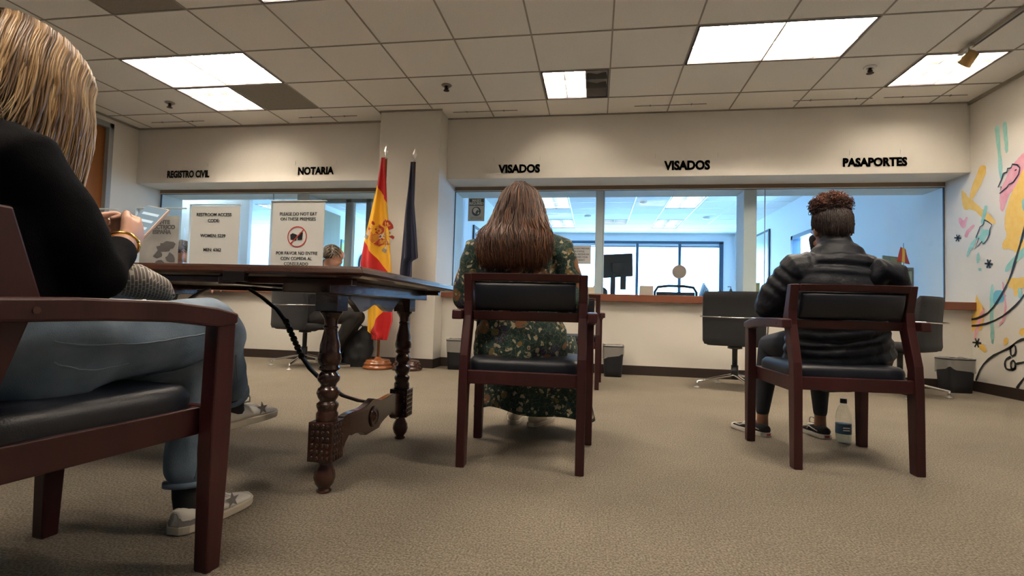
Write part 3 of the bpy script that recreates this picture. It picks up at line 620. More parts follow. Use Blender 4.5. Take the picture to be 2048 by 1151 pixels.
text('lettering',['VENTE','ELECTRICO','ESPAÑA'],t,GREYT,I(.01,.215),right=r_,size=.024,bold=.0012,lead=.9)
t=holder('leaflet_stand','small clear leaflet stand half hidden behind the black sweater sleeve',-2.205,1.95,.1,.22,.28)
MB().bx(-.1,.1,.0005,.0035,.003,.26).build('paper',WHITE,t); MB().lathe([(.045,0),(.055,0),(.055,.002),(.045,.002)],(.05,-.001,.17),24,Matrix.Rotation(math.pi/2,3,'X')).build('red_ring',D.materials['sign_red'],t)
# ------------------------------------------------------------------ flags
FY=4.97
def inter(tab,z):
    tab=sorted(tab,key=lambda q:q[1])
    if z<=tab[0][1]: return tab[0][0]
    for a,b_ in zip(tab[:-1],tab[1:]):
        if a[1]<=z<=b_[1]: return a[0]+(b_[0]-a[0])*(z-a[1])/max(1e-6,b_[1]-a[1])
    return tab[-1][0]
def fold(x,z,xl,xr,top): 
    u=(x-xl)/max(.02,xr-xl); a=.035*min(1,(top-z)/.6)
    return FY+a*math.sin(u*9.5+z*1.3)+a*.4*math.sin(u*21+z*3)
def pole(lab,x,col,h,grp='flag poles'):
    t=thing('flag_pole',lab,'flag pole',(x,FY,0),0,grp)
    k=mat('flag_base_oak',(.30,.10,.03),.25,coat=.5,var=(8,(.24,.075,.022))) if col else mat('flag_base_dark',(.055,.018,.011),.22,coat=.5)
    MB().lathe([(.147,0),(.153,.01),(.151,.025),(.139,.034),(.136,.04),(.142,.05),(.136,.064),(.125,.07),(.125,.076),(.115,.092),(.06,.1),(.03,.105),(.03,.12),(.001,.12)],n=40).build('base',k,t,smooth=True)
    MB().lathe([(.014,.1),(.014,h)],n=12).build('pole',k,t,smooth=True)
    MB().lathe([(.016,h),(.018,h+.01),(.008,h+.02)],n=12).ell((0,0,h+.085),(.024,.006,.001+.068),None,4).build('spear_tip',STEEL,t)
    return t
pole('oak flag pole with a steel spear tip holding the red and gold flag',-2.155,1,2.135); pole('dark flag pole with a steel spear tip holding the navy flag',-1.845,0,2.10)
SPL=[(-2.182,2.14),(-2.218,1.858),(-2.28,1.563),(-2.341,1.288),(-2.378,1.063),(-2.363,.887),(-2.282,.634),(-2.27,.37),(-2.22,.34)]
SPR=[(-2.144,2.14),(-2.098,1.675),(-2.048,1.327),(-2.01,1.006),(-1.994,.793),(-1.985,.492),(-2.04,.30),(-2.06,.27)]
FM=mat('spanish_flag_cloth',(.8,.42,.015),.7,bump=(30,.08,(1,1,.3)),sheen=.1); nt,N,L,b=nodes(FM)
tc=N('ShaderNodeTexCoord'); sp=N('ShaderNodeSeparateXYZ'); L(tc.outputs['Object'],sp.inputs[0])
def side(a,b_,le): # 1 where the point lies above the line a-b (le: slope handled)
    (xa,za),(xb,zb)=a,b_; k=(zb-za)/(xb-xa)
    mm=N('ShaderNodeMath'); mm.operation='MULTIPLY_ADD'; L(sp.outputs[0],mm.inputs[0]); mm.inputs[1].default_value=-k; L(sp.outputs[2],mm.inputs[2])
    g=N('ShaderNodeMath'); g.operation='GREATER_THAN'; L(mm.outputs[0],g.inputs[0]); g.inputs[1].default_value=za-k*xa; return g
A=side((-2.218,1.858),(-2.098,1.675),1); B=side((-2.341,1.288),(-2.123,1.029),1); C_=side((-2.149,.502),(-2.217,.393),1)
def mth(op,x_,y_=None):
    m_=N('ShaderNodeMath'); m_.operation=op; L(x_.outputs[0],m_.inputs[0])
    if y_ is not None: L(y_.outputs[0],m_.inputs[1])
    return m_
one=N('ShaderNodeValue'); one.outputs[0].default_value=1
lowz=N('ShaderNodeMath'); lowz.operation='LESS_THAN'; L(sp.outputs[2],lowz.inputs[0]); lowz.inputs[1].default_value=.82
notB=mth('SUBTRACT',one,B); notC=mth('SUBTRACT',one,C_); notlow=mth('SUBTRACT',one,lowz)
red=mth('MAXIMUM',A,mth('MAXIMUM',mth('MULTIPLY',notB,notlow),mth('MULTIPLY',lowz,notC)))
mx=N('ShaderNodeMix'); mx.data_type='RGBA'; L(red.outputs[0],mx.inputs[0]); mx.inputs[6].default_value=(.82,.44,.015,1); mx.inputs[7].default_value=(.52,.01,.012,1); L(mx.outputs[2],b.inputs['Base Color'])
def flag(name,lab,LT,RT_,z0,z1,m_):
    def f(u,v):
        z=z1+(z0-z1)*v; xl,xr=inter(LT,z),inter(RT_,z); x=xl+(xr-xl)*u; return (x,fold(x,z,xl,xr,z1)-.05,z)
    o=MB().grid(f,50,90).build(name,m_,None,smooth=True,solid=.004); return tag(o,lab,'flag')
sf=flag('spain_flag','red and gold flag with coat of arms hanging from the oak pole',SPL,SPR,.29,2.14,FM)
NV=mat('navy_flag_cloth',(.012,.016,.045),.65,bump=(30,.08,(1,1,.3)),sheen=.15)
EUL=[(-1.868,2.09),(-1.884,1.848),(-1.91,1.575),(-1.938,1.155),(-1.951,.989),(-1.941,.556),(-1.905,.32),(-1.85,.198)]
EUR=[(-1.834,2.09),(-1.815,1.698),(-1.776,1.427),(-1.738,1.114),(-1.80,1.085),(-1.81,.979),(-1.817,.815),(-1.813,.305),(-1.838,.198)]
flag('navy_flag','plain navy blue flag hanging from the dark pole beside the column',EUL,EUR,.2,2.09,NV)
# coat of arms pieces lying on the cloth
def onflag(pl,off): 
    r=[]
    for x,z in pl:
        xl,xr=inter(SPL,z),inter(SPR,z); r.append((x,fold(x,z,xl,xr,2.14)-.0535-off,z))
    return r
ca=MB(); 
def em(name,m_,pl,off=.001,sub=3):
    q=[]
    for i in range(len(pl)):
        a,b_=V(pl[i]),V(pl[(i+1)%len(pl)]); q+=[tuple(a.lerp(b_,k/sub)) for k in range(sub)]
    c=(sum(p[0] for p in q)/len(q),sum(p[1] for p in q)/len(q)); n=len(q)
    mid=[((p[0]+c[0])/2,(p[1]+c[1])/2) for p in q]
    vs=onflag(q+mid+[c],off); return MB().add(vs,[(i,(i+1)%n,n+(i+1)%n,n+i) for i in range(n)]+[(n+i,n+(i+1)%n,2*n) for i in range(n)]).build(name,m_,sf)
ER=mat('emblem_red',(.42,.03,.02),.7); EW=mat('emblem_silver',(.72,.66,.58),.7); EG=mat('emblem_gold',(.62,.30,.03),.7); EGR=mat('emblem_grey',(.33,.27,.2),.7)
o_=(-2.17,1.33); ax=V((.82,-.57)); ay=V((.57,.82)) # tilted with the cloth
def L2(a,b_): return tuple(V(o_)+ax*a*1.15+ay*b_*1.15)
em('shield',EG,[L2(-.075,.09),L2(.075,.09),L2(.075,-.03),L2(.05,-.075),L2(0,-.095),L2(-.05,-.075),L2(-.075,-.03)],.0008)
em('shield_quarter',ER,[L2(-.068,.083),L2(-.003,.083),L2(-.003,.008),L2(-.068,.008)],.0016)
em('shield_quarter',EW,[L2(.003,.083),L2(.068,.083),L2(.068,.008),L2(.003,.008)],.0016)
em('shield_quarter',mat('emblem_orange',(.62,.2,.03),.7),[L2(-.068,.002),L2(-.003,.002),L2(-.003,-.08),L2(-.045,-.07),L2(-.068,-.03)],.0016)
em('shield_quarter',ER,[L2(.003,.002),L2(.068,.002),L2(.068,-.03),L2(.045,-.07),L2(.003,-.08)],.0016)
em('castle',EG,[L2(-.055,.02),L2(-.055,.06),L2(-.045,.06),L2(-.045,.05),L2(-.035,.07),L2(-.025,.05),L2(-.018,.06),L2(-.018,.02)],.0024)
em('lion',mat('emblem_lion',(.16,.02,.05),.7),[L2(.02,.02),L2(.03,.045),L2(.018,.06),L2(.035,.075),L2(.045,.06),L2(.058,.065),L2(.048,.045),L2(.056,.02),L2(.044,.03),L2(.034,.018)],.0024)
em('net',EG,[L2(.015,-.012),L2(.055,-.012),L2(.055,-.035),L2(.03,-.06),L2(.015,-.05)],.0024)
em('center_oval',EW,[L2(.018*math.cos(a),.004+.022*math.sin(a)) for a in[i*.785 for i in range(8)]],.003,1)
em('center_oval_mark',mat('emblem_blue',(.08,.08,.2),.7),[L2(.011*math.cos(a),.004+.014*math.sin(a)) for a in[i*.785 for i in range(8)]],.0036,1)
em('crown',ER,[L2(-.05,.10),L2(.05,.10),L2(.062,.135),L2(.04,.155),L2(0,.168),L2(-.04,.155),L2(-.062,.135)],.0016)
em('crown_band',EG,[L2(-.05,.096),L2(.05,.096),L2(.052,.108),L2(-.052,.108)],.0024)
for k in(-.02,.02): em('crown_arch',EG,[L2(k-.006,.108),L2(k+.006,.108),L2(k*1.5+.005,.15),L2(k*1.5-.005,.15)],.0024)
for s_ in(-1,1):
    em('pillar',EW,[L2(s_*.105-.014,-.06),L2(s_*.105+.014,-.06),L2(s_*.105+.012,.05),L2(s_*.105-.012,.05)],.0012)
    em('pillar_base',EGR,[L2(s_*.105-.022,-.09),L2(s_*.105+.022,-.09),L2(s_*.105+.022,-.055),L2(s_*.105-.022,-.055)],.0016)
    em('pillar_crown',ER,[L2(s_*.105-.018,.055),L2(s_*.105+.018,.055),L2(s_*.105+.012,.08),L2(s_*.105-.012,.08)],.0016)
    em('ribbon',ER,[L2(s_*.075,.03),L2(s_*.13,.0),L2(s_*.13,-.012),L2(s_*.075,.018)],.0022); em('ribbon',ER,[L2(s_*.08,-.02),L2(s_*.135,.015),L2(s_*.135,.005),L2(s_*.08,-.03)],.0022)
# ------------------------------------------------------------------ waste bins
BAG=mat('bin_bag_film',(.62,.60,.56),.25); BAG.node_tree.nodes['Principled BSDF'].inputs['Alpha'].default_value=.42; BINM=mat('bin_plastic',(.012,.013,.018),.5)
def bin_(lab,x,y,rz,w_=.19,d_=.27,h=.30):
    t=thing('waste_bin',lab,'bin',(x,y,0),rz,'black waste bins')
    def f(u,v):
        th=u*2*math.pi; c,s2=math.cos(th),math.sin(th); k=.82+.18*v
        return (w_/2*k*abs(c)**.3*(1 if c>0 else -1),d_/2*k*abs(s2)**.3*(1 if s2>0 else -1),h*v)
    mb=MB().grid(f,40,6,loop=True); n=len(mb.v); mb.add([f(i/40,0) for i in range(40)],[tuple(range(40))]); mb.build('bin_body',BINM,t,smooth=True,solid=.004)
    def g(u,v):
        x_,y_,z_=f(u,1); n_=noise.noise(V((u*9,v*3,x*3)))*.012; k=1.03+.01*math.sin(u*60)
        if v<.6: return (x_*k,y_*k,h+.012-(.11+.03*math.sin(u*12.6+x))*(1-v/.6)+n_)
        return (x_*(k-.1*(v-.6)),y_*(k-.1*(v-.6)),h+.012-.05*(v-.6)+n_)
    MB().grid(g,60,9,loop=True).build('bin_liner',BAG,t,smooth=True); 
    MB().grid(lambda u,v:tuple(V(f(u,1))*1.0+V((f(u,1)[0]*.03,f(u,1)[1]*.03,-.01*v+.004))),40,2,loop=True).build('bin_rim',BINM,t,smooth=True,solid=.004)
bin_('black waste bin in the corner behind the column, left of the flowered dress',-1.42,5.28,.1)
bin_('black waste bin under the counter behind the empty guest chair',.185,5.30,0,.2,.27)
bin_('black waste bin with loose clear liner in the right corner',3.235,5.30,.1,.235,.20,.30)
# ------------------------------------------------------------------ conference chairs
def conf(label,loc,rz):
    t=thing('conference_chair',label,'chair',loc,rz,'black conference chairs')
    def bk(u,v):
        th=u*2*math.pi; c,s2=math.cos(th),math.sin(th); z=.385+.45*v; e=min(1,min(v,1-v)*12+.35)**.5
        wv=.25*(1-.04*abs(v-.5)); a=wv*e**.12*(abs(c)**.15)*(1 if c>0 else -1); d=.028*e*(abs(s2)**.5)*(1 if s2>0 else -1)
        return (a,-.235+d+.02*(a/.25)**2*2-.05*(v-.3)**2,z)
    mb=MB().grid(bk,44,16,loop=True); mb.add([bk(i/44,0) for i in range(44)],[tuple(range(44))]); mb.add([bk(i/44,1) for i in range(44)],[tuple(range(44))]); mb.build('backrest',BLACKF,t,smooth=True)
    def st(u,v):
        th=u*2*math.pi; c,s2=math.cos(th),math.sin(th); r=[.02,.9,1,1,.9,.02]; zz=[.37,.375,.395,.42,.44,.445]; i=int(v*5+.01)
        return (.24*r[i]*abs(c)**.3*(1 if c>0 else -1),.0+.24*r[i]*abs(s2)**.3*(1 if s2>0 else -1),zz[i])
    MB().grid(st,44,6,loop=True).build('seat',BLACKF,t,smooth=True)
    for s_ in(-1,1): MB().tube([(s_*.255,-.265,.62),(s_*.262,-.22,.622),(s_*.262,.02,.625),(s_*.262,.06,.60),(s_*.258,.06,.5),(s_*.24,.04,.40)],.007,8,cap=True).build('armrest',CHROME,t,smooth=True)
    MB().tube([(-.258,-.268,.62),(0,-.292,.615),(.258,-.268,.62)],.005,6).build('back_bar',CHROME,t,smooth=True)
    MB().lathe([(.03,.08),(.03,.2),(.022,.2),(.022,.34),(.06,.345),(.06,.37),(.001,.37)],n=16).build('column',BLACKP,t,smooth=True)
    for k in range(4):
        a=k*math.pi/2+.5; c,s2=math.cos(a),math.sin(a)
        l=MB().loft([((.02*c,.02*s2,.115),.022,.014),((.33*c,.33*s2,.055),.013,.009)],10,(-s2,c,0)).tube([(.33*c,.33*s2,.06),(.33*c,.33*s2,.012)],.011,8).build('base_leg',CHROME,t,smooth=True)
        MB().lathe([(.001,0),(.028,0),(.026,.008),(.012,.014),(.001,.014)],(.33*c,.33*s2,0),14).build('glide',STEEL,l,smooth=True)
    return t
k0=conf('black conference chair with chrome base left of the puffer jacket woman',(1.215,4.80,0),-.3)
place(k0,'black conference chair turned sideways beyond the right guest chair',(2.60,4.95,0),.75)
place(k0,'black conference chair under the grey haired man',(-2.90,4.86,0),-.35)
# ------------------------------------------------------------------ backpack, bottle
bp=thing('backpack','black backpack standing on the carpet left of the flag bases','backpack',(-2.44,5.08,0),.0)
MB().loft([((.0,0,.02),.15,.09),((.01,0,.1),.155,.10),((.03,.01,.2),.14,.095),((.06,.02,.3),.11,.08),((.085,.03,.37),.07,.055)],18,(1,0,0)).build('bag_body',mat('backpack_nylon',(.012,.012,.014),.7,bump=(120,.3)),bp,remesh=.012,sm=4,noise_=(.012,14))
MB().tube([(-.10,-.05,.18),(-.15,-.08,.1),(-.17,-.09,.03),(-.13,-.1,.006),(-.08,-.09,.01)],.007,6,flat=.5).build('strap',BLACKP,bp,smooth=True)
MB().tube([(.085,-.02,.40),(.06,-.05,.43),(.03,-.02,.41)],.006,6).build('grab_handle',BLACKP,bp,smooth=True)
PET=glassmat('clear_bottle_plastic',(.90,.92,.92))
t=thing('water_bottle','clear water bottle with a blue label on the carpet beneath the right guest chair','bottle',(1.262,2.90,0))
MB().lathe([(.018,.004),(.033,0),(.036,.01),(.0345,.03),(.036,.05),(.036,.125),(.033,.15),(.024,.178),(.0145,.195),(.0135,.205)],n=28).build('bottle_body',PET,t,smooth=True)
MB().lathe([(.0362,.048),(.0365,.05),(.0365,.096),(.0362,.098)],n=28).build('bottle_label',mat('blue_label',(.02,.07,.13),.4),t,smooth=True)
MB().lathe([(.001,.2),(.0155,.2),(.0158,.203),(.0155,.222),(.001,.2225)],n=20).build('bottle_cap',mat('navy_cap',(.012,.014,.03),.4),t,smooth=True)
MB().lathe([(.001,.003),(.031,.003),(.034,.02),(.034,.046),(.001,.046)],n=24).build('water',glassmat('still_water',(.80,.84,.84)),t,smooth=True)
mb=MB()
for z_ in(.066,.078): mb.bx(-.018,.014,-.0375,-.0368,z_,z_+.005)
mb.build('label_print',WHITE,t)
# ------------------------------------------------------------------ people
def person(label,loc,group=None):
    return thing('person',label,'person',loc,0,group)
def ch(mb,pts,n=14,side=None):
    mb.loft([(p,r[0],r[1]) if isinstance(r,tuple) else (p,r,r) for p,r in pts],n,side); return mb
def head(mb,c,fwd,up=(0,0,1),s=1.0):
    """c = centre of the skull"""
    f=V(fwd).normalized(); u=V(up).normalized(); u=(u-f*u.dot(f)).normalized(); r=f.cross(u); R=Matrix((r,f,u)).transposed()
    P=lambda x,y,z:V(c)+R@V((x*s,y*s,z*s))
    e=lambda p,rr: mb.ell(P(*p),tuple(q*s for q in rr),R,18)
    e((0,-.012,.018),(.074,.092,.088)); e((0,.022,-.04),(.058,.066,.07)); e((0,.055,-.085),(.028,.028,.022)); e((0,.03,.03),(.064,.062,.06))
    e((0,.088,-.02),(.011,.017,.022)); e((0,.082,.0),(.008,.010,.022)); e((.03,.07,-.03),(.022,.018,.02)); e((-.03,.07,-.03),(.022,.018,.02))
    for k in(-1,1):
        e((k*.031,.07,.012),(.015,.013,.011)); e((k*.034,.072,.032),(.022,.012,.008)); e((k*.075,-.004,-.012),(.009,.018,.030))
    e((0,.080,-.058),(.022,.012,.006)); e((0,.079,-.067),(.018,.012,.006))
    return P,R
def hand(mb,wrist,d,palm_n,curl=.5,side=1,s=1.0,spread=.1):
    """d: direction of hand, palm_n: out of the back of the hand; side: +1 thumb towards d x n"""
    d=V(d).normalized(); n=V(palm_n); n=(n-d*n.dot(d)).normalized(); x=d.cross(n)*side; w=V(wrist)
    mb.loft([(w-d*.01,.026*s,.018*s),(w+d*.03*s,.036*s,.016*s),(w+d*.065*s,.041*s,.015*s),(w+d*.088*s,.038*s,.012*s)],12,x)
    L_=[.078,.086,.080,.062]
    for i,l in enumerate(L_):
        o=(1.5-i)*.0195*s; p=w+d*.088*s+x*o; dd=d+x*(1.5-i)*spread*.5; pts=[p-d*.02]; a=0
        for k in range(4):
            a+=curl*(.45,.95,.9,.6)[k]; q=(dd*math.cos(a)-n*math.sin(a)).normalized(); p=p+q*l*s*(.2,.36,.26,.18)[k]; pts.append(p)
        mb.loft([(q,r*s,r*s) for q,r in zip(pts,(.0095,.0095,.009,.0085,.007))],8)
    p=w+d*.02*s+x*.028*s; q1=p+(d*.8+x*.5-n*.3).normalized()*.036*s; q2=q1+(d*.95+x*.0-n*.45).normalized()*.032*s; q3=q2+(d*.95-n*.3*curl).normalized()*.024*s
    mb.loft([(p-x*.012,.014*s,.014*s),(q1,.0115*s,.0115*s),(q2,.010*s,.010*s),(q3,.0075*s,.0075*s)],8)
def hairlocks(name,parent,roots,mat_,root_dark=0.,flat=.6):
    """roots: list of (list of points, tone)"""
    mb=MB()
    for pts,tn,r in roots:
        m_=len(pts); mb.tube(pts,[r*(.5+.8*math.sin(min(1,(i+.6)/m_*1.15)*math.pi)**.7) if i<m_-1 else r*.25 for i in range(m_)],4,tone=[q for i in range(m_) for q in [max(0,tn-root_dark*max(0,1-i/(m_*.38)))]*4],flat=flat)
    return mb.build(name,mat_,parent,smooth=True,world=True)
def bez(ps,n):
    """catmull-rom through ps"""
    ps=[V(p) for p in ps]; P=[ps[0]*2-ps[1]]+ps+[ps[-1]*2-ps[-2]]; out=[]
    m_=len(ps)-1
    for k in range(n):
        t=k/(n-1)*m_; i=min(int(t),m_-1); f=t-i; a,b_,c,d=P[i:i+4]
        out.append(.5*((2*b_)+(c-a)*f+(2*a-5*b_+4*c-d)*f*f+(3*b_-a-3*c+d)*f**3))
    return out
DENIM=mat('blue_denim',(.07,.11,.165),.9,bump=(600,.35),var=(6,(.19,.25,.33),(1,1,1),4)); DENS=mat('denim_seam',(.16,.21,.26),.8)
SWEAT=mat('black_knit',(.006,.006,.007),1.0,bump=(500,.5),spec=.08)
LSHOE=mat('white_leather',(.62,.59,.54),.5,bump=(60,.1)); SOLE=mat('off_white_rubber',(.52,.47,.38),.7); LACE=mat('white_lace',(.66,.63,.6),.8); SOCK=mat('black_sock',(.012,.012,.013),.9)
GREYSUEDE=mat('grey_suede',(.17,.16,.15),.9)
def shoe(parent,heel,toe,up,upm,solem,lacem,w_=.048,low=False,extra=None,h=.075,capm=None):
    """heel and toe: points on the sole bottom"""
    h0,t0=V(heel),V(toe); d=(t0-h0); Ls=d.length; d.normalize(); u=V(up); u=(u-d*u.dot(d)).normalized(); x=d.cross(u)
    P=lambda a,b_,c: h0+d*(a*Ls)+x*b_+u*c
    def wid(a): return w_*(.62+.25*math.sin(min(1,a/.25)*math.pi/2))*(1 if a<.3 else 1+.28*math.sin((a-.3)/.7*math.pi))*(1 if a<.82 else max(.05,1-((a-.82)/.185)**2.2))*(max(.35,min(1,(a+.012)/.05))**.6)
    A=[0,.02,.06,.15,.3,.45,.6,.72,.82,.9,.96,.99,1.0]
    def top(a): 
        if a<.25: return h*(.85+.15*(a/.25)) if not low else h*.85
        return h*(1-.68*((a-.25)/.75)**.85) if a<.93 else h*.34*(1-(a-.93)/.07*.65)
    mb=MB(); rings=[]; n=18
    for a in A:
        wv=wid(a)*.97; hh=top(a); ring=[]
        for k in range(n):
            th=k/n*2*math.pi; c,s_=math.cos(th),math.sin(th)
            ring.append(P(a,wv*abs(c)**.8*(1 if c>0 else -1)*(1-.35*max(0,s_)),.016+ (hh-.016)*(.5+.5*abs(s_)**.75*(1 if s_>0 else -1))))
        rings.append(ring)
    vs=[p for r_ in rings for p in r_]; m_=len(rings)
    mb.add(vs,[(i*n+k,i*n+(k+1)%n,(i+1)*n+(k+1)%n,(i+1)*n+k) for i in range(m_-1) for k in range(n)]+[tuple(range(n))[::-1],tuple(range((m_-1)*n,m_*n))])
    o=mb.build('shoe',upm,parent,smooth=True,world=True)
    mb=MB(); vs=[]
    for a in A:
        for b_,c in((-1,0.002),(-1.03,.024),(1.03,.024),(1,.002)): vs.append(P(a*1.025-.012,wid(a)*b_*1.04,c))
    m_=len(A); mb.add(vs,[(i*4+k,i*4+(k+1)%4,(i+1)*4+(k+1)%4,(i+1)*4+k) for i in range(m_-1) for k in range(4)]+[(3,2,1,0),tuple(range(m_*4-4,m_*4))])
    mb.build('sole',solem,o,world=True,bevel=.003)
    mb=MB()
    for i in range(5):
        a=.36+.07*i; z=top(a)+.003; ww=wid(a)*.42; mb.tube([P(a,-ww,z-.006),P(a+.01,0,z+.003),P(a+.03,ww,z-.007)],.0028,6)
    for s_ in(-1,1): mb.tube(bez([P(.34,0,top(.34)+.004),P(.30,s_*.02,h+.025),P(.34,s_*.035,h+.03),P(.40,s_*.03,h+.0),P(.36,0,top(.34)+.004)],9),.0028,6); mb.tube([P(.34,0,top(.34)+.004),P(.37,s_*.035,h*.8),P(.40,s_*.045,h*.5)],.0025,6)
    mb.build('laces',lacem,o,smooth=True,world=True)
    if capm:
        mb=MB(); vs=[]
        for a in(-.004,.02,.06,.12,.17):
            for k in range(9):
                th=math.pi*(k/8)*1.0; vs.append(P(a-.004,-wid(a)*1.0*math.cos(th)*(1.01) if a>0 else -wid(0)*.9*math.cos(th),.022+(top(a)-.026)*(k%9==k)*(.95 if k in(3,4,5) else (.75 if k in(2,6) else (.4 if k in(1,7) else 0)))))
        mb.add(vs,[(i*9+k,i*9+k+1,(i+1)*9+k+1,(i+1)*9+k) for i in range(4) for k in range(8)]); mb.build('heel_patch',capm,o,smooth=True,world=True)
    if extra: extra(o,P,wid,top)
    return o
# ===== woman in the left foreground
W=person('blond woman in a black sweater and jeans, legs crossed, typing on a phone',(-1.17,.95,0))
hc=V((-1.20,.89,1.078)); hf=V((.12,.88,-.40))
mb=MB(); P,R=head(mb,hc,hf,(0,.5,.86))
ch(mb,[((-1.18,.845,.93),.062),((-1.18,.87,1.0),.055),(tuple(hc-V((0,.01,.02))),.06)])
ch(mb,[((-1.17,.80,.55),(.15,.11)),((-1.17,.79,.75),(.15,.10)),((-1.17,.80,.88),(.13,.085))],14,(1,0,0))
S1,E1,W1_=V((-1.035,.775,.872)),V((-.985,.885,.672)),V((-1.098,1.045,.755))
S2,E2,W2_=V((-1.36,.80,.885)),V((-1.40,.92,.68)),V((-1.27,1.08,.77))
for S_,E_,Q_ in((S1,E1,W1_),(S2,E2,W2_)):
    ch(mb,[(S_,.045),(E_,.036)]); ch(mb,[(E_,.036),(E_.lerp(Q_,.45),.034),(Q_,.024)])
hand(mb,W1_,(-.32,.78,.38),(.75,.35,-.1),.95,-1,.98)
hand(mb,W2_,(.35,.8,.3),(-.75,.3,-.1),.95,1,.95)
for S_,K_,A_ in(((-1.09,.86,.52),(-1.065,1.335,.55),(-1.145,1.50,.31)),((-1.25,.86,.51),(-1.13,1.33,.47),(-1.11,1.30,.10))):
    ch(mb,[(S_,.08),(K_,.055)]); ch(mb,[(K_,.05),(V(K_).lerp(V(A_),.4),.048),(A_,.032)])
mb.build('body',SKIN,W,remesh=.0055,sm=2,world=True)
# sweater
mb=MB()
ch(mb,[((-1.17,.83,.60),(.17,.135)),((-1.17,.82,.66),(.17,.135)),((-1.175,.795,.76),(.185,.135)),((-1.175,.795,.86),(.17,.115)),((-1.18,.82,.925),(.11,.085)),((-1.18,.84,.955),(.075,.065))],20,(1,0,0))
for S_,E_,Q_ in((S1,E1,W1_),(S2,E2,W2_)):
    m1=E_+(S_-E_)*.5
    ch(mb,[(V((-1.175,.80,.88)).lerp(S_,.55),.08),(S_,.07),(m1,.06),(E_,.050)]); ch(mb,[(E_+(E_-S_)*.03,.047),(E_.lerp(Q_,.35),.046),(E_.lerp(Q_,.70),.038)])
mb.build('sweater',SWEAT,W,remesh=.008,sm=4,world=True,noise_=(.010,13))
# jeans
mb=MB()
ch(mb,[((-1.17,.83,.62),(.165,.13)),((-1.17,.84,.56),(.18,.15)),((-1.17,.87,.50),(.18,.15))],20,(1,0,0))
RK,RA=V((-1.065,1.335,.548)),V((-1.13,1.47,.37))
ch(mb,[((-1.08,.86,.525),.105),((-1.065,1.08,.533),.095),((-1.05,1.27,.553),.078),(RK,.062)]); ch(mb,[(RK,.063),(RK.lerp(RA,.5),.062),(RA,.058)])
LK,LA=V((-1.13,1.335,.455)),V((-1.115,1.30,.165))
ch(mb,[((-1.25,.87,.505),.088),((-1.2,1.1,.49),.08),(LK,.066)]); ch(mb,[(LK,.066),(LK.lerp(LA,.5),.062),(LA,.054)])
je=mb.build('jeans',DENIM,W,remesh=.008,sm=3,world=True,noise_=(.013,12))
for A_,B_,r_ in((RK,RA,.057),(LK,LA,.0525)):
    d=(B_-A_).normalized(); e=B_+d*.05
    MB().loft([(e-d*.012,r_,r_),(e+d*.002,r_*.99,r_*.99)],24,None,False).build('cuff_hem',DENIM,je,smooth=True,world=True)
from mathutils.bvhtree import BVHTree
bv=BVHTree.FromPolygons([v.co for v in je.data.vertices],[tuple(q.vertices) for q in je.data.polygons]); Wt=W.matrix_basis.translation
def lay(ps,n): return [bv.find_nearest(q-Wt)[0]+Wt+bv.find_nearest(q-Wt)[1]*.0008 for q in bez(ps,n)]
mb=MB(); mb.tube(lay([(-.95,.80,.545),(-.95,.95,.535),(-.95,1.10,.537),(-.965,1.22,.55),(-.98,1.31,.57)],40),.0018,5)
mb.tube(lay([(-1.02,1.36,.47),(-1.05,1.39,.44),(-1.07,1.42,.40)],10),.0016,5); mb.tube(lay([(-1.04,1.30,.40),(-1.045,1.285,.3),(-1.05,1.27,.13)],20),.0018,5); mb.tube(lay([(-.95,.80,.495),(-.95,.88,.475),(-.95,.96,.482)],16),.0015,5)
mb.build('side_seam',DENS,je,smooth=True,world=True)
def star(o,P,wid,top):
    pl=[]
    for i in range(10):
        a=math.pi/2+i*math.pi/5; r_=.026 if i%2==0 else .0105; pl.append((.55+r_*math.cos(a)/.27,.046+r_*math.sin(a)*.9))
    for s_ in(-1,1):
        def f(a,c): return P(a,s_*(wid(a)*(1.0-.12*max(0,(c-.03)/.03))+.0005),c)
        c_=f(.55,.044); MB().add([f(*q) for q in pl]+[c_],[(i,(i+1)%10,10) for i in range(10)]).build('star_patch',GREYSUEDE,o,world=True)
shoe(W,(-1.15,1.455,.225),(-1.15,1.73,.226),(0.0,.0,1),LSHOE,SOLE,LACE,extra=star)
shoe(W,(-1.095,1.245,0),(-1.085,1.525,0),(0,0,1),LSHOE,SOLE,LACE,extra=star,capm=GREYSUEDE)
for q in([((-1.13,1.47,.37),.043),((-1.145,1.50,.31),.041),((-1.15,1.515,.275),.04)],[((-1.112,1.30,.16),.038),((-1.108,1.30,.09),.037),((-1.10,1.30,.06),.038)]): ch(MB(),q).build('sock',SOCK,W,smooth=True,world=True)
MB().tube([(W1_+V((math.cos(a)*.0,0,0))+V(frame(V((-.6,.6,.3)))[0])*.034*math.cos(a)+V(frame(V((-.6,.6,.3)))[1])*.031*math.sin(a)-V((-.5,.55,.3))*.02) for a in[i*math.pi/9 for i in range(19)]],.0038,6).build('bracelet',mat('gold',(.75,.46,.12),.18,1),W,smooth=True,world=True)
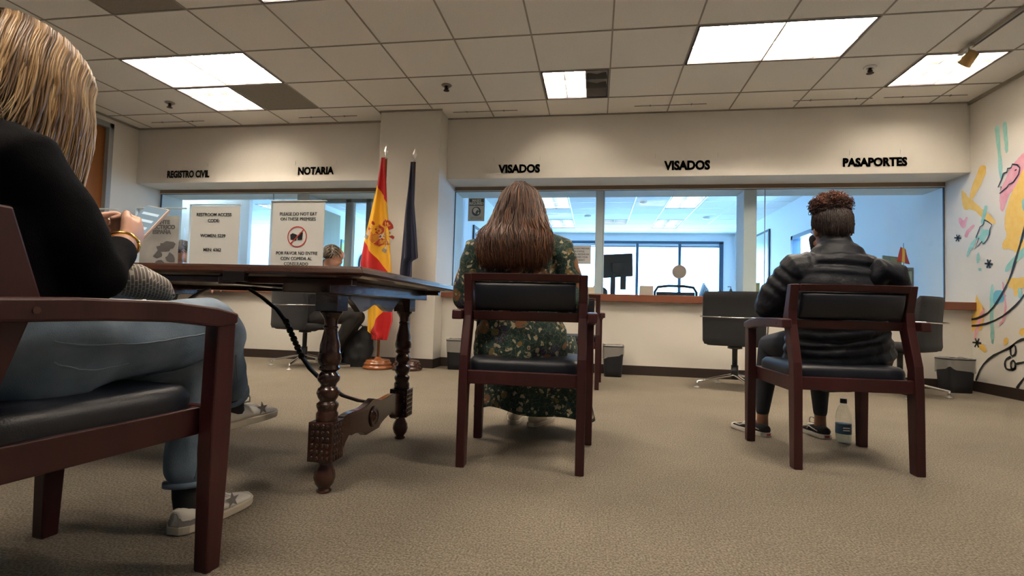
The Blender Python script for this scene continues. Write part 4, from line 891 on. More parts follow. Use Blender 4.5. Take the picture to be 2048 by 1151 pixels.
# blond hair
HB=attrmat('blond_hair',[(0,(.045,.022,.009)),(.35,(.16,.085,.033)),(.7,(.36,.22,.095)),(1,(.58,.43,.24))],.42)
rnd=random.Random(11)
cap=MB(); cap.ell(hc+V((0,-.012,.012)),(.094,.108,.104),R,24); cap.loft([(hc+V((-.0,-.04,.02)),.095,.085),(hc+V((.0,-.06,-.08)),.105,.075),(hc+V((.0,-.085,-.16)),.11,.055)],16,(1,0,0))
cap.build('hair_cap',mat('hair_base_brown',(.085,.045,.018),.6),W,remesh=.01,sm=3,world=True)  # solid base mass under the locks, in plain brown
locks=[]
f_=hf.normalized(); up_=V((0,.42,.9)); up_=(up_-f_*up_.dot(f_)).normalized(); rt_=f_.cross(up_)
def HP(x,y,z): return hc+rt_*x+f_*y+up_*z
for i in range(2700):
    t=rnd.random()**.9; sk=1 if rnd.random()<.68 else -1
    y0=.088-.19*t
    zt=.106*math.sqrt(max(.04,1-((y0+.012)/.122)**2))+.012+rnd.uniform(0,.006)
    w_=math.sqrt(max(.1,1-((y0+.012)/.13)**2))
    r0=HP(rnd.uniform(-.006,.010)*sk,y0,zt)
    lay=rnd.uniform(-.004,.012)
    mid0=HP(sk*(.066*w_+lay*.6),y0+.006*(1-t),zt*.72+.006+lay*.4)
    mid=HP(sk*(.097*w_+lay),y0+.004*(1-t),.012)
    fr=max(0,1-t*1.15)
    drop=rnd.uniform(.15,.27)+.03*fr
    wb=min(1,max(0,(t-.40+rnd.uniform(-.12,.12))/.55)) if sk>0 else 1
    e1=mid+V((.005*sk+.006*wb,.012*fr-.006-.012*wb,-drop*.3)); e2=mid+V((-.004+.018*wb*sk+rnd.uniform(-.01,.01),-.004-.032*wb,-drop*.65)); e3=mid+V((rnd.uniform(-.03,.006)*(1-wb)+wb*(.025*sk+rnd.uniform(-.02,.02)),-.02-.045*wb+rnd.uniform(-.012,.012),-drop))
    pts=bez([r0,mid0,mid,e1,e2,e3],12); ph=rnd.uniform(0,6.28); am=rnd.uniform(.0008,.0028)
    pts=[p+V((math.sin(k*.8+ph)*am,math.cos(k*.7+ph)*am,0))*min(1,k/4) for k,p in enumerate(pts)]
    band=.18*math.sin(t*34+1)+.10*math.sin(t*91)
    locks.append((pts,min(1,max(0,.40+.34*fr+band+rnd.gauss(0,.12))),rnd.uniform(.0011,.0025)))
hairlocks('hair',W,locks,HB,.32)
# phone and pouch
t=thing('phone','slim phone with pale case held up by the blond woman','phone',(-1.178,1.17,.812))
ax=V((.16,.57,.80)).normalized(); nx=V((.1,-.8,.6)); nx=(nx-ax*nx.dot(ax)).normalized(); sx=ax.cross(nx); Rm=Matrix((sx,ax,nx)).transposed()
MB().box((0,0,0),(.073,.152,.009),Rm).build('case',mat('pale_case',(.55,.42,.37),.4),t,bevel=.004)
MB().box(nx*.0048,(.066,.144,.001),Rm).build('screen',mat('phone_screen',(.05,.06,.07),.3,emit=(.25,.36,.42),es=.35),t)
mb=MB()
for k in range(5): mb.box(nx*.0055+ax*(-.05+.024*k),(.05,.008,.0004),Rm)
mb.build('screen_rows',mat('screen_row',(.2,.25,.28),.3,emit=(.45,.55,.6),es=.5),t)
CHEV=mat('chevron_canvas',(.19,.17,.15),.7); nt,N,L,b=nodes(CHEV)
tc=N('ShaderNodeTexCoord'); br=N('ShaderNodeTexBrick'); br.inputs['Scale'].default_value=34; br.inputs['Mortar Size'].default_value=.035; br.inputs['Color1'].default_value=(.10,.09,.085,1); br.inputs['Color2'].default_value=(.15,.135,.125,1); br.inputs['Mortar'].default_value=(.42,.39,.35,1)
mp=N('ShaderNodeMapping'); mp.inputs['Rotation'].default_value=(.3,.5,.75); L(tc.outputs['Object'],mp.inputs[0]); L(mp.outputs[0],br.inputs[0]); L(br.outputs[0],b.inputs['Base Color'])
t=thing('clutch_bag','grey patterned canvas pouch lying on the blond woman\'s lap','bag',(-1.125,1.10,.655))
ch(MB(),[((-.02,-.07,.02),(.05,.03)),((0,-.0,.018),(.075,.042)),((.015,.05,-.0),(.065,.03)),((.02,.085,-.02),(.035,.012))],16,(1,0,0)).build('pouch_body',CHEV,t,remesh=.007,sm=4)
MB().tube([(-.05,.07,.0),(.01,.095,-.02),(.06,.07,-.015)],.003,6).build('zip_edge',BLACKP,t,smooth=True)
# ===== woman in the middle, seen from behind
FLOR=mat('green_floral_cloth',(.012,.04,.032),.8); nt,N,L,b=nodes(FLOR)
tc=N('ShaderNodeTexCoord')
def layer(prev,kind,scale,thr,col,off):
    mp=N('ShaderNodeMapping'); mp.inputs['Location'].default_value=off; L(tc.outputs['Object'],mp.inputs[0])
    wv=N('ShaderNodeTexNoise'); wv.inputs['Scale'].default_value=scale*.7; L(mp.outputs[0],wv.inputs['Vector'])
    mxv=N('ShaderNodeMix'); mxv.data_type='VECTOR'; mxv.inputs[0].default_value=.06; L(mp.outputs[0],mxv.inputs[4]); L(wv.outputs['Color'],mxv.inputs[5])
    v=N('ShaderNodeTexVoronoi'); v.inputs['Scale'].default_value=scale; v.feature=kind; L(mxv.outputs[1],v.inputs['Vector'])
    lt=N('ShaderNodeMath'); lt.operation='LESS_THAN'; L(v.outputs['Distance'],lt.inputs[0]); lt.inputs[1].default_value=thr
    m_=N('ShaderNodeMix'); m_.data_type='RGBA'; L(lt.outputs[0],m_.inputs[0]); m_.inputs[7].default_value=(*col,1)
    if prev is None: m_.inputs[6].default_value=(.010,.034,.028,1)
    else: L(prev.outputs[2],m_.inputs[6])
    return m_
q=layer(None,'F1',7,.30,(.022,.018,.045),(0,0,0)); q=layer(q,'F1',8,.25,(.24,.10,.04),(3,1,2)); q=layer(q,'F1',14,.24,(.20,.13,.04),(1,5,2)); q=layer(q,'DISTANCE_TO_EDGE',38,.035,(.10,.11,.07),(2,2,7)); q=layer(q,'F1',32,.28,(.40,.33,.22),(4,1,9)); q=layer(q,'F1',20,.17,(.36,.29,.19),(8,3,1)); q=layer(q,'F1',20,.07,(.20,.06,.03),(8,3,1)); q=layer(q,'F1',60,.26,(.02,.07,.05),(7,7,1))
L(q.outputs[2],b.inputs['Base Color'])
W=person('woman with long auburn hair in a green flowered dress, seen from behind',(-.33,2.3,0))
hc=V((-.348,2.335,1.088))
mb=MB(); head(mb,hc,(.03,1,-.12),(0,.1,1))
ch(mb,[((-.34,2.27,.92),.06),((-.343,2.29,1.0),.055)]); ch(mb,[((-.33,2.29,.5),(.16,.13)),((-.335,2.25,.75),(.15,.10)),((-.34,2.26,.9),(.14,.08))],14,(1,0,0))
AR=[(V((-.53,2.26,.885)),V((-.585,2.29,.675)),V((-.46,2.52,.61))),(V((-.15,2.26,.885)),V((-.095,2.29,.675)),V((-.20,2.52,.61)))]
for S_,E_,Q_ in AR: ch(mb,[(S_,.045),(E_,.036)]); ch(mb,[(E_,.036),(Q_,.025)])
hand(mb,AR[0][2],(.5,.8,-.15),(0,.2,1),.5,1,.92); hand(mb,AR[1][2],(-.5,.8,-.15),(0,.2,1),.5,-1,.92)
for s_,ax_ in((-1,-.44),(1,-.24)):
    ch(mb,[((-.34+s_*.09,2.32,.49),.08),((ax_,2.74,.47),.055)]); ch(mb,[((ax_,2.74,.46),.05),((ax_+.02,2.80,.25),.045),((ax_+.03,2.86,.09),.032)])
mb.build('body',SKIN,W,remesh=.006,sm=2,world=True)
mb=MB()
ch(mb,[((-.325,2.29,.475),(.215,.165)),((-.325,2.28,.54),(.205,.16)),((-.33,2.265,.62),(.165,.125)),((-.335,2.25,.72),(.16,.115)),((-.338,2.25,.82),(.175,.11)),((-.34,2.255,.90),(.15,.09)),((-.342,2.27,.955),(.09,.07))],22,(1,0,0))
for S_,E_,Q_ in AR:
    mm=S_.lerp(E_,.5); ch(mb,[(V((-.34,2.26,.91)).lerp(S_,.5),.075),(S_,.068),(mm,.066),(E_,.064)]); ch(mb,[(E_,.062),(E_.lerp(Q_,.6),.052),(E_.lerp(Q_,.9),.034)])
for s_,ax_ in((-1,-.44),(1,-.24)): ch(mb,[((-.34+s_*.09,2.32,.50),.095),((ax_,2.70,.485),.075)])
mb.build('dress_top',FLOR,W,remesh=.009,sm=3,world=True,noise_=(.014,13))
def skirt(u,v):
    th=u*2*math.pi; c,s_=math.cos(th),math.sin(th); z=.50-.365*v
    rx=.205+.10*v+.012*math.sin(th*9+v*2)*v; ry=.16+.05*v+.012*math.sin(th*7+1)*v
    x=-.305+rx*c; y=2.66+ry*s_+.03*v; 
    z+= -.05*v*max(0,c)+.012*math.sin(th*5)*v
    return (x,y,z)
MB().grid(skirt,90,26,loop=True).build('skirt',FLOR,W,smooth=True,world=True,solid=.003)
CREAM=mat('cream_shoe',(.55,.47,.36),.6)
shoe(W,(-.325,2.79,0),(-.245,3.03,.0),(0,0,1),CREAM,SOLE,LACE,w_=.042); shoe(W,(-.43,2.82,0),(-.44,3.06,0),(0,0,1),CREAM,SOLE,LACE,w_=.042)
HA=attrmat('auburn_hair',[(0,(.020,.007,.004)),(.4,(.065,.022,.009)),(.75,(.17,.065,.025)),(1,(.33,.15,.06))],.45)
rnd=random.Random(5)
cap=MB(); cap.ell(hc+V((0,-.012,.02)),(.088,.10,.093),None,24); cap.loft([(hc+V((0,-.02,.01)),.092,.09),(hc+V((.0,-.08,-.10)),.11,.065),(hc+V((.005,-.16,-.20)),.125,.04),(hc+V((.005,-.175,-.27)),.10,.028)],18,(1,0,0))
cap.build('hair_cap',mat('hair_base_auburn',(.045,.016,.008),.6),W,remesh=.01,sm=3,world=True)  # dark auburn mass that the strands lie over
locks=[]
for i in range(1700):
    az=rnd.uniform(-1.75,1.75)   # around the back of the head: 0 = straight back
    el=rnd.random()
    r0=hc+V((.010*math.sin(az)+rnd.uniform(-.012,.012),-.02+rnd.uniform(-.03,.055),.117+rnd.uniform(-.004,.004)))
    sx,sb=math.sin(az),-math.cos(az); lay=rnd.uniform(-.004,.014)
    a1=hc+V(((.068+lay)*sx,-.012+(.078+lay)*sb,.072+rnd.uniform(-.006,.008)))
    a2=hc+V(((.097+lay)*sx,-.012+(.106+lay)*sb,.0))
    drop=rnd.uniform(.225,.295)*(1-.25*max(0,abs(az)-1.1))
    spread=1+.30*rnd.random()
    a3=hc+V(((.108+lay)*sx*spread**.4,-.075+(.06+lay)*sb,-.08)); a4=hc+V(((.122+lay)*sx*spread**.8,-.150+(.05+lay)*sb-.01,-drop*.65)); a5=hc+V(((.112)*sx*spread+rnd.uniform(-.02,.02),-.165+.045*sb-.01,-drop-.01))
    pts=bez([r0,a1,a2,a3,a4,a5],15); ph=rnd.uniform(0,6.28); am=rnd.uniform(.004,.012); ph=int((az+2)*7)*2.3+int(el*3)+rnd.uniform(-.5,.5)
    pts=[p+V((math.sin(k*1.15+ph)*am,math.cos(k*.9+ph)*am*.7,0))*min(1,max(0,(k-3)/5)) for k,p in enumerate(pts)]
    locks.append((pts,min(1,max(0,.36+.10*math.sin(az*17+1)+.10*abs(sx)+rnd.gauss(0,.19))),rnd.uniform(.0013,.0032)))
hairlocks('hair',W,locks,HA)
# ===== woman in the puffer jacket
PUFF=mat('black_nylon',(.008,.010,.016),.55,bump=(45,.3),spec=.28); LEGG=mat('dark_leggings',(.010,.013,.022),.8)
W=person('woman with a curly bun in a black puffer jacket, seen from behind',(1.10,2.63,0))
hc=V((1.105,2.67,1.048))
mb=MB(); head(mb,hc,(-.10,.95,-.42),(0,.35,.94))
ch(mb,[((1.10,2.60,.90),.058),((1.103,2.625,.98),.052),(tuple(hc-V((0,.02,.03))),.055)]); ch(mb,[((1.09,2.62,.5),(.15,.12)),((1.09,2.58,.75),(.14,.09)),((1.10,2.58,.88),(.13,.07))],14,(1,0,0))
AR=[(V((.93,2.59,.845)),V((.825,2.66,.69)),V((.97,2.86,.64))),(V((1.255,2.59,.835)),V((1.295,2.70,.68)),V((1.19,2.88,.64)))]
for S_,E_,Q_ in AR: ch(mb,[(S_,.04),(E_,.034)]); ch(mb,[(E_,.034),(Q_,.024)])
hand(mb,AR[0][2],(.5,.8,.1),(0,-.1,1),.7,1,.92); hand(mb,AR[1][2],(-.5,.8,.1),(0,-.1,1),.7,-1,.92)
LG=[((1.00,2.68,.50),(.945,3.02,.475),(.895,2.97,.10)),((1.18,2.68,.50),(1.20,3.04,.475),(1.20,3.02,.10))]
for a_,k_,n_ in LG: ch(mb,[(a_,.07),(k_,.05)]); ch(mb,[(k_,.048),(V(k_).lerp(V(n_),.4),.045),(n_,.028),(V(n_)-V((0,0,.05)),.03)])
mb.build('body',SKIND,W,remesh=.006,sm=2,world=True)
for a_,k_,n_ in LG: pass
mb=MB(); ch(mb,[((1.09,2.65,.52),(.16,.13)),((1.09,2.66,.49),(.165,.14))],16,(1,0,0))
for a_,k_,n_ in LG: ch(mb,[(a_,.082),(V(a_).lerp(V(k_),.5),.075),(k_,.058)]); e=V(n_)+V((0,0,.03)); ch(mb,[(k_,.058),(V(k_).lerp(e,.35),.056),(e,.034)])
mb.build('leggings',LEGG,W,remesh=.007,sm=3,world=True)
def puff(rings,step=.0125,per=.048,amp=.019):
    """densify a chain and puff it up between quilting seams"""
    out=[]; acc=0
    for (p,a,b_),(q,c,d) in zip(rings[:-1],rings[1:]):
        p,q=V(p),V(q); Ls=(q-p).length; n=max(2,int(Ls/step))
        for i in range(n):
            f=i/n; s_=acc+Ls*f; k=amp*(abs(math.sin(math.pi*s_/per))**.55-.55); out.append((p.lerp(q,f),a+(c-a)*f+k,b_+(d-b_)*f+k))
        acc+=Ls
    out.append((V(rings[-1][0]),rings[-1][1],rings[-1][2])); return out
mb=MB()
mb.loft(puff([((1.125,2.64,.435),.235,.16),((1.11,2.62,.55),.215,.15),((1.09,2.58,.68),.185,.125),((1.095,2.57,.80),.19,.115),((1.10,2.575,.87),.165,.095),((1.102,2.59,.915),.12,.08)]),26,(1,0,0))
for s_,(S_,E_,Q_) in zip((-1,1),AR):
    c_=V((1.10,2.58,.86)).lerp(S_,.6); mb.loft(puff([(c_,.08,.08),(S_,.080,.080),(E_+(S_-E_)*.15,.070,.070)]),16); mb.loft(puff([(E_+V((0,-.01,0)),.068,.068),(E_.lerp(Q_,.5),.062,.062),(E_.lerp(Q_,.95),.042,.042)]),16)
mb.loft([((1.103,2.60,.90),.085,.075),((1.105,2.61,.945),.078,.070),((1.105,2.62,.972),.074,.066)],20,(1,0,0))
ja=mb.build('puffer_jacket',PUFF,W,remesh=.006,sm=1,world=True,noise_=(.004,22))
MB().loft([((1.22,2.52,.80),.06,.05),((1.245,2.50,.85),.075,.06),((1.29,2.50,.83),.065,.055),((1.325,2.51,.77),.045,.045)],16,(0,1,0)).build('jacket_hood',PUFF,ja,remesh=.009,sm=3,world=True,noise_=(.012,16))
rnd=random.Random(9)
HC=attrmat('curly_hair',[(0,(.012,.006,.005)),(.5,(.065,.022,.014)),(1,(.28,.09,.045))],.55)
cap=MB(); cap.ell(hc+V((0,-.018,.03)),(.083,.096,.088),None,24); cap.ell(hc+V((0,-.04,-.03)),(.062,.05,.045),None,18); cap.build('hair_cap',mat('hair_near_black',(.018,.009,.007),.65,bump=(120,1.0)),W,remesh=.008,sm=2,world=True,noise_=(.004,60))
locks=[]; bc=hc+V((-.005,-.015,.122))
for i in range(1100):
    u=rnd.uniform(0,6.28); cz=rnd.uniform(-.55,1); rr=rnd.uniform(.55,1.05); d=V((math.cos(u)*math.sqrt(1-cz*cz)*1.05,math.sin(u)*math.sqrt(1-cz*cz)*.85,cz*.72))
    p=bc+V((d.x*.088,d.y*.085,d.z*.092-.008))*rr; ax=V((rnd.gauss(0,1),rnd.gauss(0,1),rnd.gauss(0,1))).normalized(); x,y=frame(ax); rad=rnd.uniform(.004,.009); L_=rnd.uniform(.012,.034)
    pts=[p+ax*L_*(k/12-.5)+(x*math.cos(k*.95)+y*math.sin(k*.95))*rad for k in range(13)]
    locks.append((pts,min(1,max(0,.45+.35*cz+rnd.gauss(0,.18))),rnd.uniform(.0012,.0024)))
for i in range(900):
    u=rnd.uniform(0,6.28); r_=rnd.random(); ph=rnd.uniform(-.2,.2)
    e0=hc+V((math.cos(u)*.083,-.018+math.sin(u)*.094,.012-.05*max(0,-math.sin(u))+rnd.uniform(-.01,.05))); e1=hc+V((math.cos(u+ph)*.062,-.018+math.sin(u+ph)*.07,.092)); e2=bc+V((math.cos(u)*.03,math.sin(u)*.03,-.035))
    pts=bez([e0,e0.lerp(e1,.5)+V((math.cos(u),math.sin(u),0))*.010,e1,e2],9); pts=[p+V((rnd.gauss(0,.0012),rnd.gauss(0,.0012),rnd.gauss(0,.0012))) for p in pts]
    locks.append((pts,max(0,.06+rnd.gauss(0,.08)),rnd.uniform(.001,.002)))
hairlocks('hair',W,locks,HC)
MASK=mat('black_mask',(.012,.012,.014),.8); MB().loft([(hc+V((-.02,.075,-.03)),.05,.03),(hc+V((-.02,.075,-.08)),.042,.028)],12,(1,0,0)).build('face_mask',MASK,W,smooth=True,world=True)
MB().tube([(.98,2.76,.635),(.985,2.77,.66),(.96,2.78,.665),(.95,2.77,.64)],.004,6).build('bracelet',D.materials['gold'],W,smooth=True,world=True)
CANV=mat('black_canvas',(.012,.013,.016),.85,bump=(300,.3)); WSOLE=mat('white_rubber',(.60,.57,.52),.6)
def vans(o,P,wid,top):
    for s_ in(-1,1):
        pts=[P(a,s_*(wid(a)*.93+.001),z) for a,z in((.10,.036),(.25,.042),(.38,.050),(.50,.044),(.60,.034),(.72,.034))]
        MB().tube(pts,.0032,5).build('side_stripe',WSOLE,o,smooth=True,world=True)
    MB().add([P(-.026,-.012,.008),P(-.026,.012,.008),P(-.026,.012,.020),P(-.026,-.012,.020)],[(0,1,2,3)]).build('heel_tab',mat('heel_red',(.35,.05,.05),.6),o,world=True)
shoe(W,(.905,2.915,0),(.80,3.155,0),(0,0,1),CANV,WSOLE,LACE,w_=.046,extra=vans,h=.068); shoe(W,(1.205,2.955,0),(1.17,3.215,0),(0,0,1),CANV,WSOLE,LACE,w_=.046,extra=vans,h=.068)
# ===== man at the left window
W=person('grey haired man in dark clothes slumped forward on a black chair at the left window',(-2.78,4.88,0))
hc=V((-2.60,4.82,1.115))
def manbody(W,hc,o,cloth,hairm,knee=True):
    T_=lambda x,y,z:V((x,y,z))+o
    mb=MB(); head(mb,hc,(.75,.55,-.45),(.1,.1,1)); ch(mb,[(T_(-2.70,4.86,.98),.06),(hc-V((.02,.01,.03)),.055)]); ch(mb,[(T_(-2.86,4.88,.55),(.14,.12)),(T_(-2.80,4.87,.85),(.15,.1))],14,(.4,-.9,0))
    hs=[]
    for S_,E_,Q_ in((T_(-2.68,4.68,.92),T_(-2.56,4.72,.70),T_(-2.40,4.90,.76)),(T_(-2.84,5.02,.92),T_(-2.66,5.12,.74),T_(-2.44,5.08,.78))):
        ch(mb,[(S_,.045),(E_,.036)]); ch(mb,[(E_,.034),(Q_,.025)]); hs.append((S_,E_,Q_)); hand(mb,Q_,(.8,.4,-.1),(0,0,1),.6,1,.95)
    mb.build('body',SKIN,W,remesh=.008,sm=2,world=True)
    mb=MB(); ch(mb,[(T_(-2.87,4.88,.50),(.19,.14)),(T_(-2.84,4.88,.68),(.19,.13)),(T_(-2.77,4.87,.86),(.20,.12)),(T_(-2.72,4.86,.98),(.12,.09)),(T_(-2.695,4.85,1.03),(.07,.06))],18,(.35,-.93,0))
    for S_,E_,Q_ in hs: ch(mb,[(T_(-2.76,4.86,.93),.08),(S_,.07),(E_,.055)]); ch(mb,[(E_,.055),(E_.lerp(Q_,.9),.04)])
    mb.build('jacket',cloth,W,remesh=.011,sm=3,world=True,noise_=(.014,12))
    mb=MB(); ch(mb,[(T_(-2.87,4.88,.50),(.17,.13)),(T_(-2.84,4.89,.48),(.17,.13))],14,(.35,-.93,0))
    L_=[(T_(-2.80,4.80,.50),T_(-2.36,4.86,.545),T_(-2.66,4.92,.12)),(T_(-2.86,4.98,.50),T_(-2.45,5.10,.51),T_(-2.64,5.12,.12))]
    for a_,k_,n_ in L_: ch(mb,[(a_,.088),(k_,.066)]); ch(mb,[(k_,.064),(k_.lerp(n_,.5),.058),(n_,.052)])
    mb.build('trousers',mat('charcoal_trousers',(.030,.027,.026),.9,bump=(200,.3)),W,remesh=.010,sm=3,world=True,noise_=(.012,12))
    for a_,k_,n_ in L_: shoe(W,V((n_.x-.07,n_.y-.02,0)),V((n_.x+.20,n_.y+.06,0)),(0,0,1),BLACKP,mat('tan_sole',(.32,.27,.2),.7),BLACKP,w_=.05)
    lk=[]
    cap=MB(); cap.ell(hc+V((-.02,-.01,.035)),(.095,.09,.085),None,18); cap.build('hair_cap',mat('hair_base_grey',(.06,.045,.03),.7),W,remesh=.012,sm=2,world=True)  # base hair mass beneath the short strands
    for i in range(500):
        u=rnd.uniform(0,6.28); cz=rnd.uniform(-.25,1); s_=math.sqrt(1-cz*cz); d=V((math.cos(u)*s_,math.sin(u)*s_,cz)); p=hc+V((-.02,-.01,.03))+V((d.x*.1,d.y*.095,d.z*.092)); tn=d.cross(V((0,0,1))).normalized()
        pts=[p+d*.004+tn*(k-3)*.008*math.sin(u*3)+V((0,0,-.006*k))-d*.0012*abs(k-3)**1.5 for k in range(7)]; lk.append((pts,min(1,max(0,rnd.gauss(.45,.25)+.3*(d.x>.3))),rnd.uniform(.002,.0036)))
    hairlocks('hair',W,lk,hairm)
GH=attrmat('greying_hair',[(0,(.05,.032,.018)),(.5,(.14,.095,.055)),(1,(.34,.31,.27))],.6)
manbody(W,hc,V((0,0,0)),BLACKF,GH)
W=person('person barely seen between the grey poster and the restroom sheet, sitting at the first window',(-4.62,4.95,0))
manbody(W,V((-4.37,4.90,1.16)),V((-1.80,.06,.03)),mat('dark_jacket',(.02,.022,.03),.8),attrmat('dark_grey_hair',[(0,(.03,.03,.035)),(1,(.12,.12,.14))],.6))
place(k0,'black conference chair at the first window, almost hidden behind the posters',(-4.68,4.92,0),-.35)
# ------------------------------------------------------------------ counter and office things
t=thing('mask_notice','MASKS REQUIRED notice stuck to the left end of the right window','notice',(-1.392,5.84,1.785),0)
MB().bx(-.098,.098,-.003,0,-.135,.135).build('backing',mat('notice_grey',(.42,.45,.43),.7),t); 
MB().bx(-.086,.086,-.0038,-.003,.045,.125).build('title_block',mat('notice_dark',(.06,.085,.085),.7),t)
pw=t.matrix_basis.translation
text('lettering',['MASKS','REQUIRED'],t,mat('notice_light',(.55,.58,.56),.7),pw+V((0,-.0045,.092)),size=.040,xs=.88,bold=.0015,lead=.85)
dk=D.materials['notice_dark']
MB().lathe([(.054,0),(.054,.002),(.001,.002)],(0,-.0035,-.022),30,Matrix.Rotation(math.pi/2,3,'X')).build('round_symbol',dk,t)
MB().lathe([(.034,0),(.034,.001),(.001,.001)],(-.004,-.0058,-.012),24,Matrix.Rotation(math.pi/2,3,'X')).lathe([(.015,0),(.015,.001),(.001,.001)],(.02,-.0058,-.04),20,Matrix.Rotation(math.pi/2,3,'X')).build('symbol_cutout',D.materials['notice_light'],t)
MB().add([(-.01,-.0072,-.035),(.012,-.0072,-.055),(.03,-.0072,-.02),(.014,-.0072,-.002)],[(0,1,2,3)]).build('symbol_mask',dk,t)
text('lettering',['EVEN IF YOU HAVE','BEEN VACCINATED'],t,dk,pw+V((0,-.0042,-.098)),size=.017,xs=.9,lead=1.1)
t=thing('status_notice','grey paper notice about visa status taped to the window behind the flowered shoulder','notice',(-.199,5.84,1.27),0)
MB().bx(-.14,.14,-.002,0,-.105,.105).build('paper',mat('notice_paper',(.50,.52,.54),.8),t)
text('lettering',['WE CAN NOT PROVIDE','VISA STATUS.','YOU WILL RECEIVE AN','EMAIL WHEN YOUR','VISA IS READY'],t,INK,t.matrix_basis.translation+V((0,-.003,.062)),size=.024,xs=.95,lead=1.35,bold=.0004)
t=thing('speaking_grille','round perforated speaking disc in the middle of the right window','speaking disc',(.897,5.835,1.095))
MB().lathe([(.075,-.006),(.075,.018),(.001,.018)],(0,0,0),36,Matrix.Rotation(-math.pi/2,3,'X')).build('disc',mat('disc_taupe',(.24,.22,.20),.5),t,bevel=.002)
mb=MB()
for i in range(-4,5):
    for j in range(-4,5):
        if i*i+j*j<16: mb.lathe([(.0038,0),(.0038,.001),(.001,.001)],(i*.0145,-.0002-.006*0,j*.0145),6,Matrix.Rotation(math.pi/2,3,'X'))
for k,v_ in enumerate(mb.v): mb.v[k]=(v_[0],v_[1]+.0072-.008,v_[2])
mb.build('holes',mat('disc_hole',(.55,.50,.38),.6),t)
tag(MB().bx(.468,.602,5.62,5.74,.82,.925).build('tissue_box',mat('box_taupe',(.36,.33,.29),.7),bevel=.003),'taupe paper box on the counter below the speaking disc','box')
tag(MB().bx(-.078,-.01,5.60,5.66,.82,.90).build('card_box',mat('box_cream',(.55,.50,.40),.7),bevel=.002),'small cream box on the counter right of the flowered shoulder','box')
def hsan(x,y,lab,k):
    t=thing('pump_bottle',lab,'bottle',(x,y,.818))
    MB().lathe([(.028,0),(.03,.01),(.03,.08),(.012,.10),(.012,.115)],n=16).build('bottle_body',k,t,smooth=True); MB().tube([(0,0,.11),(0,0,.14),(-.03,0,.14)],.005,6,cap=True).build('pump',BLACKP,t,smooth=True)
hsan(1.50,6.12,'dark pump bottle on the counter near the second window post',BLACKP); hsan(-.10,5.98,'little pump bottle on the counter behind the flowered shoulder',mat('amber_plastic',(.2,.08,.03),.3)); 
# monitor seen from the back
t=thing('computer_monitor','black computer monitor turned away, standing behind the window post','monitor',(.27,6.55,.818),0)
Rm=Matrix.Rotation(.45,3,'Z')@Matrix.Rotation(-.1,3,'Y')@Matrix.Rotation(.12,3,'X')
MB().box((0,0,.40),(.40,.028,.29),Rm).build('screen_housing',BLACKP,t,bevel=.006); MB().box((0,-.025,.38),(.17,.03,.11),Rm).build('rear_cover',BLACKP,t,bevel=.006)
MB().bx(-.09,-.03,-.03,0,.0,.30).bx(.03,.10,-.03,0,.10,.30).build('stand_arm',BLACKP,t,bevel=.004); MB().bx(-.14,.14,-.1,.1,0,.015).build('stand_foot',BLACKP,t,bevel=.004)
def phone_(x,y,rz,lab):
    t=thing('desk_phone',lab,'phone',(x,y,.818),rz)
    MB().prism([(-.09,0),(.09,0),(.09,.05),(-.05,.10),(-.09,.09)],lambda a,b_,d:(a,d,b_),-.08,.08).build('phone_base',BLACKP,t,bevel=.004)
    MB().tube([(-.06,-.05,.105),(-.04,-.055,.125),(.06,-.055,.08),(.08,-.05,.06)],.016,8,cap=True).build('handset',BLACKP,t,smooth=True)
phone_(.03,6.12,.3,'dark desk phone at the foot of the first window post'); 
t=thing('laptop_stand','dark ribbed document stand on the desk right of the empty office chair','document stand',(1.22,6.2,.83))
for k in range(5): MB().box((-.02+.018*k,.02*k,.09-.01*k),(.004,.12,.17-.015*k),Matrix.Rotation(.3,3,'Y')).build('panel',mat('slate_panel',(.06,.09,.13),.5),t)
t=thing('task_chair','dark mesh office chair behind the counter below the speaking disc','chair',(1.06,7.2,0))
fr=[(-.27,.70),(-.27,.93),(-.23,.995),(-.1,1.012),(.1,1.012),(.23,.995),(.27,.93),(.27,.70)]
MB().tube([(a,0,b_) for a,b_ in fr],.018,8,cap=True).build('back_frame',BLACKP,t,smooth=True)
MB().bx(-.25,.25,-.006,.006,.58,.93).build('back_mesh',BLACKP,t); MB().bx(-.25,.25,.02,.48,.45,.52).build('seat',BLACKF,t,bevel=.02)
MB().lathe([(.03,.06),(.03,.45)],(0,.25,0),12).build('column',BLACKP,t); mb=MB()
for k in range(5):
    a=k*1.2566; mb.beam((0,.25,.1),(.3*math.cos(a),.25+.3*math.sin(a),.05),.05,.03)
mb.build('base',BLACKP,t)
t=thing('bell_lamp','tiny bell shaped desk ornament silhouetted before the far window','ornament',(1.43,6.3,.818))
MB().lathe([(.02,0),(.03,.02),(.012,.05),(.022,.08),(.008,.11),(.001,.14)],n=14).build('bell',BLACKP,t,smooth=True); MB().bx(-.06,.06,-.04,.04,-.0,.02).build('plinth',GREYM,t)
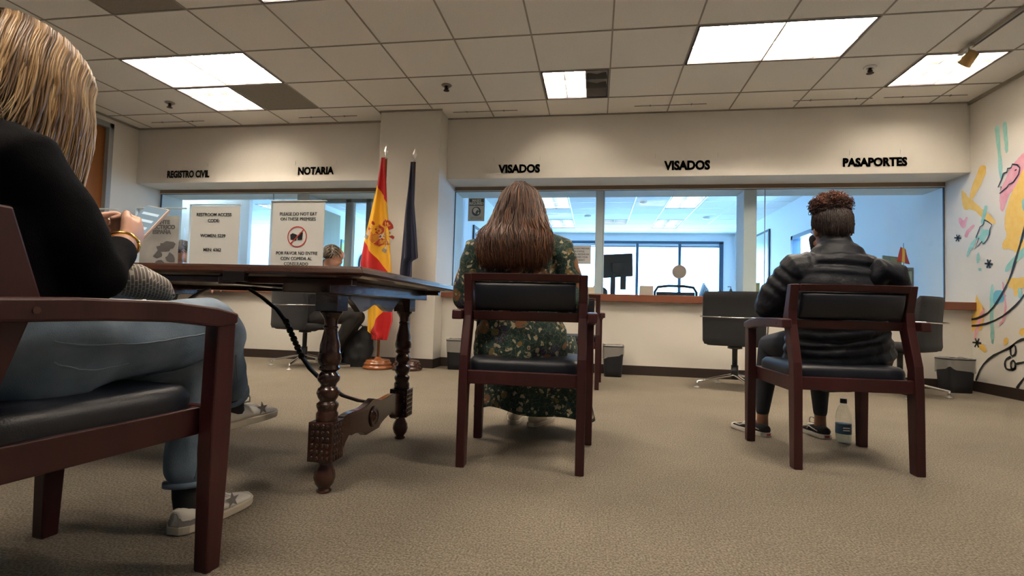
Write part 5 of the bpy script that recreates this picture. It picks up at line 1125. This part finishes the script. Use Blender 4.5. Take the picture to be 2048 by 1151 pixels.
# desk flag and leaflet displays beside the passports window
t=thing('leaflet_display','green leaflet display board behind the right jacket shoulder','leaflet display',(3.17,6.2,.818))
MB().box((0,0,.39),(.19,.02,.24),Matrix.Rotation(.12,3,'Y')).bx(-.01,.01,-.01,.01,0,.3).build('board',mat('leaflet_green',(.12,.17,.16),.6),t); 
MB().box((-.02,-.012,.40),(.10,.002,.08),Matrix.Rotation(.12,3,'Y')).build('picture',mat('leaflet_pale',(.25,.33,.27),.6),t)
t=thing('leaflet_display','lower dark leaflet holder right beside the green display board','leaflet display',(3.28,6.1,.818))
MB().bx(-.07,.05,-.02,.02,0,.38).build('board',mat('leaflet_dark',(.07,.08,.09),.6),t); MB().bx(-.05,.03,-.022,-.02,.2,.34).build('picture',D.materials['leaflet_pale'],t)
t=thing('desk_flag','little red and gold desk flag above the leaflet displays','flag',(3.275,6.16,1.19))
MB().tube([(0,0,-.37),(0,0,.28)],.003,6).build('stick',BLACKP,t)
for nm,kk,m_ in(('red_stripe',0,RED),('gold_stripe',1,YEL),('red_stripe',2,RED)):
    mb=MB()
    def g(u,v,kk=kk): 
        a=(kk+u)/3; return (-.055+.10*a+.02*v*(a-.5)+(.04*(1-v)*(.5-a)*1.2),-.006+.008*math.sin(a*7+v*3),.24-.16*v-.03*a)
    mb.grid(g,8,12).build(nm,m_,t,smooth=True,solid=.001)
tag(MB().bx(1.75,1.86,6.3,6.34,.82,1.02).build('yellow_folder',mat('folder_yellow',(.42,.38,.18),.7),bevel=.002),'yellowish folder standing against the second window post','folder')
# office wall things
t=thing('picture_frame','black framed picture on the office wall left of the auburn hair','picture',(-2.1,9.3,1.65)); 
MB().bx(0,.03,-.72,.75,-.42,.42).build('frame',DK,t,bevel=.004); MB().bx(.03,.032,-.66,.69,-.36,.36).build('print',mat('pale_print',(.5,.58,.66),.5),t)
t=thing('tall_whiteboard','tall dark edged board on the office wall beside the second window post','board',(RX,11.75,1.55))
MB().bx(-.03,0,-.6,.6,-.9,.88).build('frame',DK,t,bevel=.004); MB().bx(-.034,-.03,-.55,.5,-.85,.83).build('panel',mat('pale_panel',(.5,.55,.6),.3),t)
t=thing('olive_board','olive brown door panel on the partition behind the grey haired man','panel',(-5.65,10.1,0))
MB().bx(0,.05,-.55,.5,.05,2.6).build('panel',mat('olive_wood',(.22,.17,.08),.6,var=(8,(.26,.20,.10),(1,1,.1))),t)
GP=mat('green_yellow_print',(.45,.50,.10),.6,var=(7,(.20,.36,.40),(1,1,1),4,.45,.55))
for y_,lab in((11.0,'green and yellow print right of the olive panel'),(12.6,'green and yellow print beside the flag edge')):
    tag(MB().bx(-5.648,-5.62,y_-.25,y_+.25,1.1,2.1).build('wall_print',GP,bevel=.003),lab,'picture')
t=thing('wall_clock','round wall clock in the left office just left of the red and gold flag','clock',(-5.65,11.95,1.62))
Ry=Matrix.Rotation(math.pi/2,3,'Y'); MB().lathe([(.001,0),(.30,0),(.30,.05),(.27,.05),(.001,.03)],n=32,R=Ry).build('rim',DK,t,smooth=False); MB().lathe([(.001,.045),(.26,.045)],n=32,R=Ry).build('dial',WHITE2,t)
MB().beam((.05,0,0),(.05,.1,.1),.01,.004).beam((.05,0,0),(.05,0,.19),.01,.004).build('hands',DK,t)
for i,(x,z) in enumerate(((2.9,1.35),)): pass
